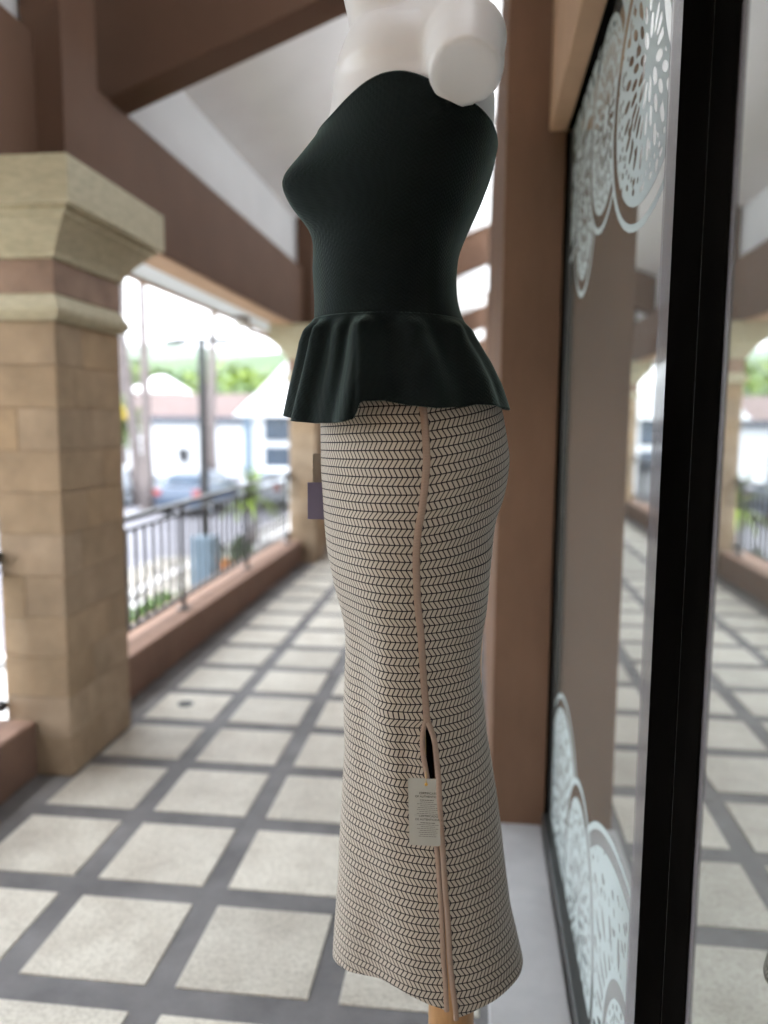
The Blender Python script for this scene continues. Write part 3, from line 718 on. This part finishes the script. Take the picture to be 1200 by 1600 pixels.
def pept(thd, t):
    d = (thd+180) % 360-180
    zh = asc(PH, -abs(d)) if d > 0 else asc(PH, d)
    z = 1.380+(zh-1.380)*t
    zz_ = 1.380+(1.262-1.380)*t
    sec = (itp(PLf, zz_), itp(PRf, zz_), None, itp(PBf, zz_), 2.15, 2.1, 0)
    sec = (sec[0], sec[1], (sec[0]+sec[1])/2)+sec[3:]
    off = 0
    for (a0, a1, wl_, wr, m0, m1) in RID+VAL:
        c = a0+(a1-a0)*t; q = (d-c+180) % 360-180
        wd = wr if q > 0 else wl_
        ramp = min(1, t/.13); ramp = ramp*ramp*(3-2*ramp)
        am = (m0*(1-t)+m1*t)*ramp
        off += am*math.exp(-(q/wd)**2)
    edge = max(abs(math.cos(R(d)))-.86, 0)/.14
    off *= 1-.9*edge*edge
    puff = .0028*math.exp(-((t-.12)/.09)**2)*(1-edge)
    x, y, _ = spt(R(d), z, off+puff+.0024*(1-t)**3, sec)
    return (x, y, z)
rows = []; uvs = []
NC, NR = 420, 70
for i in range(NR+1):
    t = i/NR
    row = [pept(-90+360*j/NC, t) for j in range(NC)]
    a = arcs(row+[row[0]]); uvs.append([(a[j], row[j][2]) for j in range(NC)]); rows.append(row)
pep = grid_mesh('peplum', rows, uvs, True, MT['top'], None, .0022, flip=True)
pep.parent = top; pep.matrix_parent_inverse = top.matrix_world.inverted()

# ---- mannequin: one continuous body, remeshed
man = empty('mannequin', (-.02, BY, 0), 'glossy white headless mannequin with cut arm on a wooden pole', 'mannequin')
mb = MB(); rws = []
zs = [1.10+.01*i for i in range(57)]
nv = 56
def bodyrow(z, off): return [spt(2*math.pi*j/nv, z, off) for j in range(nv)]
vs = []; fs_ = []
for z in zs: vs += bodyrow(z, -.0045)
# upper chest to neck base, narrowing to the shoulder ridge
for (z, xl, xr, b) in ((1.680, -.192, .006, .128), (1.700, -.185, -.004, .125), (1.718, -.178, -.018, .115), (1.733, -.173, -.034, .092), (1.746, -.168, -.050, .066)):
    cx = (xl+xr)/2; a = (xr-xl)/2
    vs += [(cx+a*math.copysign(abs(math.cos(t_))**.9, math.cos(t_)), BY+b*math.copysign(abs(math.sin(t_))**.85, math.sin(t_)), z) for t_ in (2*math.pi*j/nv for j in range(nv))]
nr = len(vs)//nv
for i in range(nr-1):
    for j in range(nv): fs_.append((i*nv+j, i*nv+(j+1) % nv, (i+1)*nv+(j+1) % nv, (i+1)*nv+j))
fs_.append(tuple(reversed(range(nv)))); fs_.append(tuple((nr-1)*nv+j for j in range(nv)))
mb.poly(vs, fs_)
# neck leaning forward, slightly oval
NK = []
for (z, cx, rx, ry) in ((1.70, -.105, .062, .060), (1.735, -.112, .061, .056), (1.765, -.1195, .058, .053), (1.80, -.130, .0565, .052), (1.85, -.142, .056, .052), (1.90, -.152, .058, .054), (1.915, -.154, .050, .047)):
    NK += [(cx+rx*math.cos(t_), BY+ry*math.sin(t_), z) for t_ in (2*math.pi*j/28 for j in range(28))]
f2 = []
for i in range(6):
    for j in range(28): f2.append((i*28+j, i*28+(j+1) % 28, (i+1)*28+(j+1) % 28, (i+1)*28+j))
f2.append(tuple(reversed(range(28)))); f2.append(tuple(6*28+j for j in range(28)))
mb.poly(NK, f2)
STC = Vector((-.0215, .914, 1.6275)); STN = Vector((-.02, -.52, -.855)).normalized()
for sgn in (-1, 1):
    def mir(p): return Vector((p[0]-(.030 if sgn > 0 else 0), BY+(p[1]-BY)*(-sgn), p[2]))
    sc_ = mir(STC); n_ = Vector((STN.x, STN.y*(-sgn), STN.z))
    # deltoid cap and upper-arm stump
    shc = mir(Vector((-.0225, .953, 1.681)))
    mb.sphere(shc, .0475, 24, 16, (1.0, .95, .95))
    mid = shc.lerp(sc_, .5)+Vector((0.000, -.001*(-sgn), .000))
    mb.tube([shc-n_*-.0, mid, sc_-n_*.012, sc_-n_*.001], [.044, .0440, .0425, .0418], 32)
    # shoulder ridge from the neck to the deltoid
    mb.tube([Vector((-.092, BY+(-.045)*(-sgn)*-1 if False else BY+sgn*.040, 1.728)), Vector((-.060, BY+sgn*.072, 1.712)), shc+Vector((0, 0, .004))], [.036, .037, .040], 20)
    mb.tube([Vector((-.14, BY+sgn*.035, 1.703)), Vector((-.095, BY+sgn*.085, 1.700)), shc+Vector((-.01, 0, -.008))], [.026, .026, .030], 18)
tor = mb.obj('torso', MT['mann'], man, False, 0, True)
rmd = tor.modifiers.new('remesh', 'REMESH'); rmd.mode = 'VOXEL'; rmd.voxel_size = .0042; rmd.use_smooth_shade = True
sm = tor.modifiers.new('smooth', 'SMOOTH'); sm.factor = .5; sm.iterations = 14
# flat cut faces with a crisp rim
for sgn in (-1, 1):
    c_ = Vector((STC.x-(.030 if sgn > 0 else 0), BY+(STC.y-BY)*(-sgn), STC.z)); n_ = Vector((STN.x, STN.y*(-sgn), STN.z))
    m_ = MB().tube([c_-n_*.022, c_-n_*.0002, c_+n_*.0022], [.0408, .0410, .0400], 64)
    cap = m_.obj('arm_cut', MT['stump'], tor, False, 0); cap.matrix_parent_inverse = Matrix.Translation(-man.location)
    if sgn == 1: pass
# small chip on the shoulder
ch = MB().tube([(0, 0, -.0012), (.0006, 0, .0), (.0, 0, .0014)], [.0003, .0007, .0003], 6).obj('chip', MT['inkd'], man, False, 0)
ch.location = Vector((.0035, .9235, 1.660))-man.location
# pole and base
pl = MB().tube([(-.020, BY, .018), (-.020, BY, 1.14)], .0335, 40).obj('pole', MT['wood'], man, True, 0, True)
bs = MB().tube([(-.02, BY, .0048), (-.02, BY, .012), (-.02, BY, .018)], [.078, .078, .070], 48).obj('base', MT['wood'], man, False, 0, True)

# ---- swing tags
def card(w_, h_, r_=.004, th=.0007):
    pts = []
    for (cx, cz_, a0) in ((w_/2-r_, h_/2-r_, 0), (-w_/2+r_, h_/2-r_, 90), (-w_/2+r_, -h_/2+r_, 180), (w_/2-r_, -h_/2+r_, 270)):
        for k in range(5): a = R(a0+22.5*k); pts.append((cx+r_*math.cos(a), cz_+r_*math.sin(a)))
    n = len(pts); v = [(x, -th/2, z) for x, z in pts]+[(x, th/2, z) for x, z in pts]
    f = [tuple(range(n)), tuple(reversed(range(n, 2*n)))]+[(i, n+i, n+(i+1) % n, (i+1) % n) for i in range(n)]
    return MB().poly(v, f)
tgy = min(near_y(x_, z_)[1]*0+near_y(x_, z_)[0] for x_ in (-.076, -.057, -.040) for z_ in (.80, .755, .71))
tg = empty('swing_tag', (-.0570, tgy-.0048, .7535), 'pale grey printed card tag on gold thread hanging from the skirt slit', 'tag')
tg.rotation_euler = (R(-2), R(-2.2), R(-2))
TW_, TH_ = .0400, .0885
cd = card(TW_, TH_, .0028).obj('card', MT['tagw'], tg)
def text(s, size, x, z, m, align='CENTER'):
    cu = bpy.data.curves.new('t', 'FONT'); cu.body = s; cu.size = size; cu.align_x = align; cu.extrude = 0; cu.offset = .00006
    to = bpy.data.objects.new('t', cu); COL.objects.link(to)
    me = bpy.data.meshes.new_from_object(to.evaluated_get(bpy.context.evaluated_depsgraph_get()))
    bpy.data.objects.remove(to); me.transform(Matrix.Rotation(R(90), 4, 'X')); me.transform(Matrix.Translation((x, -.0006, z)))
    me.materials.clear(); me.materials.append(m); return me
bpy.context.view_layer.update()
zt = TH_/2
for s, zz2 in (('CERTIFICATE', .0205), ('OF AUTHENTICITY', .0248), ('CERTIFICADO', .0505), ('DE AUTENTICIDAD', .0550)):
    link('lettering', text(s, .0039, .0055, zt-zz2, MT['ink']), None, tg)
random.seed(3)
mb = MB()
for blk0 in (.0282, .0582):
    for k in range(8):
        z = zt-(blk0+k*.00255); L0 = random.uniform(.018, .028) if k else .019
        x = .0045-L0/2; xe = min(.0045+L0/2, TW_/2-.001)
        while x < xe-.001:
            wl2 = random.uniform(.0012, .0042); hh = .00030 if k else .00048
            mb.poly([(x, -.00055, z-hh), (min(x+wl2, xe), -.00055, z-hh), (min(x+wl2, xe), -.00055, z+hh), (x, -.00055, z+hh)], [(0, 1, 2, 3)]); x += wl2+.0006
mb.poly([(-.013, -.00055, zt-.0496+.0012), (.019, -.00055, zt-.0484), (.019, -.00055, zt-.0482), (-.013, -.00055, zt-.0482)], [(0, 1, 2, 3)])
tag(mb.obj('printed_lines', MT['ink'], tg), kind='stuff')
MB().sphere((.0035, -.0012, zt-.0072), .0021, 14, 10, (1, .7, 1)).obj('bead', MT['gold'], tg, True)
MB().tube([(.0035, -.0012, zt-.0055), (.0033, .001, zt+.004), (.0030, .006, zt+.02), (.0028, .010, zt+.058)], .00045, 6).obj('thread', MT['thread'], tg)
MB().tube([(.0038, -.0010, zt-.0055), (.0022, .003, zt+.006), (.0012, .007, zt+.024), (.0016, .011, zt+.058)], .00035, 6).obj('thread', MT['thread'], tg)
t2 = empty('swing_tag', (-.2085, 1.050, 1.168), 'small taupe card tag behind the front of the skirt waist, upper one', 'tag')
card(.026, .074, .003).obj('card', MT['tagt'], t2)
t3 = empty('swing_tag', (-.2095, 1.046, 1.1405), 'small purple-grey card tag overlapping the lower half of the taupe one', 'tag')
card(.037, .0505, .0006).obj('card', MT['tagp'], t3)
link('letter_mark', text('\u25c4', .006, .0125, .001, MT['inkd']) if False else MB().poly([(.0105, -.0006, .004), (.0125, -.0006, .0052), (.0125, -.0006, -.001), (.0117, -.0006, .003)], [(0, 1, 2, 3)]).me('letter_mark'), MT['inkd'], t3)
for tt_, dz in ((t2, .036), (t3, .025)):
    MB().tube([(.012, .0012, dz-.004), (.016, .006, dz+.03), (.02, .02, dz+.08)], .0004, 5).obj('thread', MT['thread'], tt_)

# ------------------------------------------------------------------ outside: ground, car park, planting
GZ = -2.0
def plane(name, m, x0, x1, y0, y1, z, kind='structure', parent=None):
    o = MB().poly([(x0, y0, z), (x1, y0, z), (x1, y1, z), (x0, y1, z)], [(0, 1, 2, 3)]).obj(name, m, parent)
    if kind: tag(o, kind=kind)
    return o
plane('ground', MT['soil'], -1600, 1600, -300, 2200, GZ-.03)
plane('car_park', MT['pave'], -60, -6.2, -.95, 46, GZ)
plane('bounce_path', MT['kerb'], -6.05, -2.6, -.95, 46, GZ+.004)  # unseen pale strip, widened to bounce daylight up to the ceiling
kb = bx('kerb', MT['kerb'], -6.2, -6.055, -.95, 46, GZ, GZ+.13); tag(kb, kind='structure')
pb = bx('podium', MT['parapet'], -1.80, 6.0, -.999, 30, -2.4, -.301); tag(pb, kind='structure')
# parking bay lines
mb = MB()
for i in range(9): mb.box(-16, -11.2, 10+i*2.6, 10.1+i*2.6, GZ+.004, GZ+.008)
tag(mb.obj('bay_lines', MT['housew']), kind='structure')
def leaves(n, cx, cy_, cz_, rx, ry, rz, s, seed, lump=.35, shell=.45):
    rd = random.Random(seed); mb = MB()
    for _ in range(n):
        while True:
            d = Vector((rd.gauss(0, 1), rd.gauss(0, 1), rd.gauss(0, 1)))
            if d.length > .1: break
        d.normalize(); r = (shell+(1-shell)*rd.random())*(1+lump*noise.noise(d*2.3+Vector((seed, 0, 0))))
        c = Vector((cx+d.x*rx*r, cy_+d.y*ry*r, cz_+d.z*rz*r))
        a = Vector((rd.gauss(0, 1), rd.gauss(0, 1), rd.gauss(0, 1))).normalized(); b_ = a.orthogonal().normalized()
        q = s*(.5+rd.random())
        mb.poly([c-a*q, c-b_*q*.45, c+a*q, c+b_*q*.45], [(0, 1, 2, 3)])
    return mb
# palms with tall thin trunks
def palm(x, y, zt, r, lean, lab, seed):
    p = empty('palm_tree', (x, y, GZ), lab, 'palm', 'tall thin palms in the car park')
    rd = random.Random(seed); h = zt-GZ
    pts = [(lean*(t**1.5), 0, h*t) for t in [i/10 for i in range(11)]]
    MB().tube(pts, [r*(1.5-.5*min(1, t*6))*(1-.35*t) for t in [i/10 for i in range(11)]], 10).obj('trunk', MT['bark'], p, True)
    mb = MB()
    for k in range(15):
        a = 2*math.pi*k/15+rd.random()*.3; el = rd.uniform(-.2, .9)
        pr = Vector((lean, 0, h)); d = Vector((math.cos(a)*math.cos(el), math.sin(a)*math.cos(el), math.sin(el)))
        for s_ in range(9):
            nx = pr+d*.30; d = (d+Vector((0, 0, -.16))).normalized()
            sd_ = d.cross(Vector((0, 0, 1))).normalized()
            wl_ = .42*(1-abs(s_-4)/6)
            for sg in (-1, 1): mb.poly([pr, nx, nx+sd_*sg*wl_+Vector((0, 0, -.18)), pr+sd_*sg*wl_+Vector((0, 0, -.2))], [(0, 1, 2, 3)])
            pr = nx
    mb.obj('crown', MT['leafC'], p)
palm(-11.31, 26, 9.5, .19, -.05, 'tall thin palm trunk just right of the nearest pillar, full height of the opening', 1)
palm(-13.9, 40, 10.5, .27, .45, 'tall palm trunk right of the black lamp post', 2)
palm(-12.55, 28, 8.5, .2, -1.0, 'leaning palm trunk hugging the edge of the nearest pillar', 3)
palm(-15.5, 33, 9.5, .2, .3, 'palm trunk seen through the gap left of the nearest pillar', 4)
# lamp post on a pale plinth
lp = empty('lamp_post', (-4.93, 13.8, GZ), 'black double-armed lamp post on a pale blue plinth', 'lamp post')
MB().tube([(0, 0, 1.14), (0, 0, 4.68)], [.085, .075], 12).obj('pole', MT['rail'], lp)
MB().box(-.19, .19, -.19, .19, 0, 1.12).obj('plinth', MT['blueobj'], lp, bev=.02)
for s_ in (-1, 1):
    MB().box(min(0, s_*.5), max(0, s_*.5), -.035, .035, 4.62, 4.69).obj('arm', MT['rail'], lp)
    hd_ = MB().box(-.18, .18, -.11, .11, -.045, .045).obj('lamp_head', MT['rail'], lp, bev=.01); hd_.location = (s_*.48, 0, 4.62)
# small fan palm
sp = empty('small_palm', (-5.78, 19.8, GZ), 'short bushy palm behind the far end of the railing', 'palm')
MB().tube([(0, 0, 0), (.03, 0, .6), (0, 0, 1.2)], [.13, .10, .09], 9).obj('trunk', MT['bark'], sp, True)
rd = random.Random(5); mb = MB()
for k in range(34):
    a = rd.uniform(0, 2*math.pi); el = rd.uniform(-.3, 1.3); d = Vector((math.cos(a)*math.cos(el), math.sin(a)*math.cos(el), math.sin(el))); p = Vector((0, 0, 1.2))
    for s_ in range(7):
        nx = p+d*.15; d = (d+Vector((0, 0, -.14))).normalized(); sd_ = d.cross(Vector((0, 0, 1))).normalized()*.09*(1-s_/9)
        mb.poly([p-sd_, p+sd_, nx+sd_*.9, nx-sd_*.9], [(0, 1, 2, 3)]); p = nx
mb.obj('crown', MT['leafB'], sp)
# cars, rear view
def car(m, glassm, loc, rz, lab):
    c = empty('parked_car', loc, lab, 'car', 'cars parked by the white wall', rz)
    prof = [(-2.05, .35), (-2.12, .62), (-2.05, .98), (-1.75, 1.02), (-1.35, 1.38), (-.9, 1.46), (.1, 1.45), (.85, 1.02), (1.75, .86), (2.08, .66), (2.1, .35)]
    secs = [(-.86, .94, .9), (-.78, 1, 1), (.78, 1, 1), (.86, .94, .9)]
    v = []; f = []; n = len(prof)
    for (yy, s1, s2) in secs:
        for (x_, z_) in prof:
            k = .80 if z_ > 1.2 else 1.0
            v.append((x_*(1 if z_ < 1.1 else .97)*s1, yy*k, .35+(z_-.35)*s2))
    for i in range(3):
        for j in range(n): f.append((i*n+j, i*n+(j+1) % n, (i+1)*n+(j+1) % n, (i+1)*n+j))
    f.append(tuple(range(n))); f.append(tuple(reversed(range(3*n, 4*n))))
    MB().poly(v, f).obj('body', m, c, bev=.02)
    MB().poly([(-1.80, -.60, 1.06), (-1.80, .60, 1.06), (-1.40, .55, 1.37), (-1.40, -.55, 1.37)], [(0, 1, 2, 3)]).obj('rear_window', glassm, c)
    for s_ in (-1, 1):
        MB().poly([(-1.2, s_*.80, 1.06), (.6, s_*.80, 1.06), (.05, s_*.70, 1.38), (-.95, s_*.70, 1.38)], [(0, 1, 2, 3)]).obj('side_window', glassm, c)
        MB().box(-2.13, -2.02, s_*.70-.12, s_*.70+.12, .72, .92).obj('tail_light', MT['red'], c, bev=.01)
        for x_ in (-1.3, 1.3):
            wh = MB().tube([(x_, s_*.66, .32), (x_, s_*.87, .32)], .32, 18).obj('wheel', MT['tyre'], c)
            MB().tube([(x_, s_*.865, .32), (x_, s_*.882, .32)], .19, 14).obj('rim', MT['carB'], wh)
car(MT['carA'], MT['glassd'], (-9.6, 26.9, GZ), R(84), 'dark blue car seen end-on above the railing, nearest the leaning palm')
car(MT['carB'], MT['glassd'], (-7.55, 29.5, GZ), R(84), 'silver grey car half hidden behind the lamp post')
car(MT['carB'], MT['glassd'], (-13.4, 29.0, GZ), R(80), 'silver car beside the nearest pillar, mostly hidden by the palm trunks')
# long white wall with red brown roof
hw = empty('long_building', (-17, 44, GZ), 'long low white building with red-brown roof across the car park', 'building')
def hb(n, m, *a): return bx(n, MT[m], *a, hw, 0, True)
hb('wall', 'housew', -45, -11.3, 44, 52, GZ, 1.05)
hb('fascia', 'roofgrey', -45.3, -11.2, 43.6, 43.9, 1.06, 1.38)
o = MB().poly([(-45.3, 43.7, 1.39), (-11.2, 43.7, 1.39), (-11.2, 48.5, 2.85), (-45.3, 48.5, 2.85), (-45.3, 53, 1.39), (-11.2, 53, 1.39)], [(0, 1, 2, 3), (3, 2, 5, 4), (0, 3, 4), (1, 5, 2)]).obj('roof', MT['roofred'], hw, world=True)
for x_ in (-42, -38, -34, -30, -26, -22.5): 
    fr = hb('window', 'roofgrey', x_, x_+1.3, 43.93, 43.99, -.9, .3); hbp = bx('pane', MT['glassd'], x_+.1, x_+1.2, 43.90, 43.928, -.8, .2, fr)
sg = MB().poly([(-17.2, 43.95, -.45), (-16.6, 43.95, -.45), (-16.72, 43.95, -1.25), (-17.05, 43.95, -1.25), (-17.2, 43.70, -.45), (-16.6, 43.70, -.45), (-16.72, 43.75, -1.25), (-17.05, 43.75, -1.25)], [(4, 5, 6, 7), (0, 1, 5, 4), (1, 2, 6, 5), (2, 3, 7, 6), (3, 0, 4, 7)]).obj('wall_box', MT['rail'], hw, world=True)
# white gabled house
gh = empty('gabled_house', (-8.7, 37, GZ), 'white gabled house with blue-grey windows beside the second pillar', 'house')
def gb(n, m, *a, par=None): return bx(n, MT[m], *a, par or gh, 0, par is None)
gb('wall', 'housew', -11.0, -6.4, 37, 43, GZ, 1.45)
MB().poly([(-11.6, 36.6, 1.40), (-5.8, 36.6, 1.40), (-8.7, 36.6, 4.2), (-11.6, 43.4, 1.40), (-5.8, 43.4, 1.40), (-8.7, 43.4, 4.2)], [(0, 1, 2), (3, 5, 4), (0, 2, 5, 3), (1, 4, 5, 2), (0, 3, 4, 1)]).obj('roof', MT['housew'], gh, world=True)
for (x0_, z0_, z1_) in ((-10.15, .25, 1.38), (-8.3, .25, 1.38), (-10.15, -1.0, -.05), (-8.3, -1.0, -.05)):
    fr = gb('window', 'roofgrey', x0_, x0_+1.45, 36.93, 36.99, z0_, z1_)
    for q in range(2): bx('pane', MT['glassd'], x0_+.06+q*.70, x0_+.69+q*.70, 36.90, 36.928, z0_+.06, z1_-.06, fr)
gb('corner_post', 'blueobj', -11.12, -10.80, 36.75, 36.95, GZ, 1.39)
wh_ = empty('small_white_house', (-25.8, 60, GZ), 'small white house with hipped roof behind the long roof', 'house')
bx('wall', MT['housew'], -27.0, -24.2, 60, 64, GZ, 3.4, wh_, 0, True)
MB().poly([(-27.4, 59.6, 3.41), (-23.8, 59.6, 3.41), (-23.8, 64.4, 3.41), (-27.4, 64.4, 3.41), (-26, 62, 4.7), (-25.2, 62, 4.7)], [(0, 1, 5, 4), (1, 2, 5), (2, 3, 4, 5), (3, 0, 4)]).obj('roof', MT['housew'], wh_, world=True)
# planting bed, rocks, pot
tag(leaves(2600, -3.45, 14, GZ+.15, .75, 9, .28, .09, 31, .3, .2).obj('low_planting', MT['leafB']), kind='stuff')
tag(leaves(1600, -5.05, 11.2, GZ+.1, .55, 2.2, .30, .07, 33, .3, .2).obj('low_planting', MT['leafA']), kind='stuff')
rd = random.Random(9)
rk = [MB().sphere((0, 0, 0), .5, 9, 6, (1, .8, .6)).me('rock') for _ in range(1)][0]
mb = MB()
for i in range(420):
    mb.sphere((rd.uniform(-7.2, -5.2), rd.uniform(13.2, 17.2), GZ+.03), rd.uniform(.05, .13), 7, 5, (1, .9, .6))
tag(mb.obj('white_pebbles', MT['rock']), kind='stuff')
pot = empty('plant_pot', (-5.05, 15.2, GZ), 'orange terracotta pot with dark shrub behind the railing', 'pot')
MB().tube([(0, 0, 0), (0, 0, .35), (0, 0, .42)], [.14, .22, .24], 16).obj('pot', MT['orange'], pot)
leaves(420, .32, .1, .42, .42, .3, .42, .09, 41, .3, .2).obj('shrub', MT['leafC'], pot)
# trees and shrubs beyond the roofs
def tree(x, y, h, r, mkey, lab, seed, grp='trees on the slope behind the roofs'):
    t_ = empty('tree', (x, y, GZ), lab, 'tree', grp)
    MB().tube([(0, 0, 0), (.1, 0, h*.4), (0, 0, h*.75)], [r*.09, r*.07, r*.03], 7).obj('trunk', MT['bark'], t_, True)
    mb = leaves(900, 0, 0, h*.66, r, r, h*.36, r*.13, seed, .5, .35)
    mb.obj('crown', MT[mkey], t_)
specs = [(-62, 78, 7.5, 5.0, 'leafB'), (-53, 82, 8.5, 5.2, 'leafA'), (-44, 76, 7.2, 4.6, 'leafB'), (-36, 80, 8.6, 5.0, 'leafB'), (-29.5, 74, 7.8, 4.4, 'leafA'), (-34, 66, 6.8, 3.4, 'leafB'),
         (-22.5, 72, 8.0, 4.4, 'leafB'), (-16.5, 76, 8.2, 4.8, 'leafB'), (-20.0, 62, 6.0, 3.0, 'leafA'), (-12, 82, 10.5, 5.0, 'leafA'), (-15.5, 60, 5.3, 2.6, 'leafC'), (-5, 78, 11, 5.5, 'leafB'), (4, 80, 10, 5.5, 'leafA'), (14, 84, 10, 6, 'leafB')]
kinds = {'leafA': 'mid green', 'leafB': 'yellow-green', 'leafC': 'dark green'}
wh = ['far left beyond the nearest pillar', 'left beyond the nearest pillar, second one', 'hidden mostly by the nearest pillar', 'just right of the nearest pillar', 'left of the small white house', 'low, right beside the leaning palm',
      'between the white house and lamp post', 'directly behind the lamp post', 'low, over the long roof', 'left of the gabled roof, higher up the slope', 'low, right of the tall palm trunk over the roof end', 'behind the gabled roof', 'behind the second pillar', 'farthest right of the row']
for i, (x, y, h, r, k) in enumerate(specs): tree(x, y, h, r, k, '%s bushy tree %s' % (kinds[k], wh[i]), 50+i)
yb = empty('flowering_bush', (-14.0, 30, GZ), 'yellow flowering tree close to the nearest pillar edge', 'bush')
MB().tube([(0, 0, 0), (0, 0, 2.4)], [.09, .05], 7).obj('stem', MT['bark'], yb)
leaves(400, 0, 0, 3.1, 1.0, .9, 1.1, .16, 77, .3, .2).obj('foliage', MT['leafB'], yb); leaves(90, .1, -.3, 3.5, .55, .5, .35, .12, 78).obj('flowers', MT['yellow'], yb)
# hills
def hill(name, y0, y1, hf, m, nx=90, ny=14, x0=-1500, x1=1500):
    v = []; f = []
    for j in range(ny+1):
        for i in range(nx+1):
            x = x0+(x1-x0)*i/nx; t = j/ny; y = y0+(y1-y0)*t
            v.append((x, y, GZ-.5+hf(x, y)*math.sin(min(1, t*1.15)*math.pi/2)))
    for j in range(ny):
        for i in range(nx): a = j*(nx+1)+i; f.append((a, a+1, a+nx+2, a+nx+1))
    o = MB().poly(v, f).obj(name, m, None, True); tag(o, kind='structure')
hill('hill', 100, 330, lambda x, y: 21+6*noise.noise(Vector((x/70, y/90, 1)))+4*noise.noise(Vector((x/22, y/25, 4)))+max(0, (x+100)*.13)*(1 if x < 60 else .6), MT['hill'], 160, 20, -700, 500)
hill('far_hill', 900, 1500, lambda x, y: 128+20*noise.noise(Vector((x/260, y/300, 2)))+6*noise.noise(Vector((x/60, y/80, 4))), MT['hill'], 120, 10)
# pale air
hz = bx('haze', None, -1650, 1650, -320, 2250, GZ-1.5, 190) if False else None
me = MB().box(-1650, 1650, -320, 2250, GZ-1.6, 190).me('haze')
mh = bpy.data.materials.new('pale_air'); mh.use_nodes = True; t = mh.node_tree; t.nodes.clear()
oo = t.nodes.new('ShaderNodeOutputMaterial'); pv = t.nodes.new('ShaderNodeVolumePrincipled'); pv.inputs['Density'].default_value = HAZE; pv.inputs['Color'].default_value = (.86, .93, 1, 1)
t.links.new(pv.outputs[0], oo.inputs['Volume'])
mh.cycles.homogeneous_volume = True
if HAZE > 0: tag(link('haze', me, mh), kind='stuff')
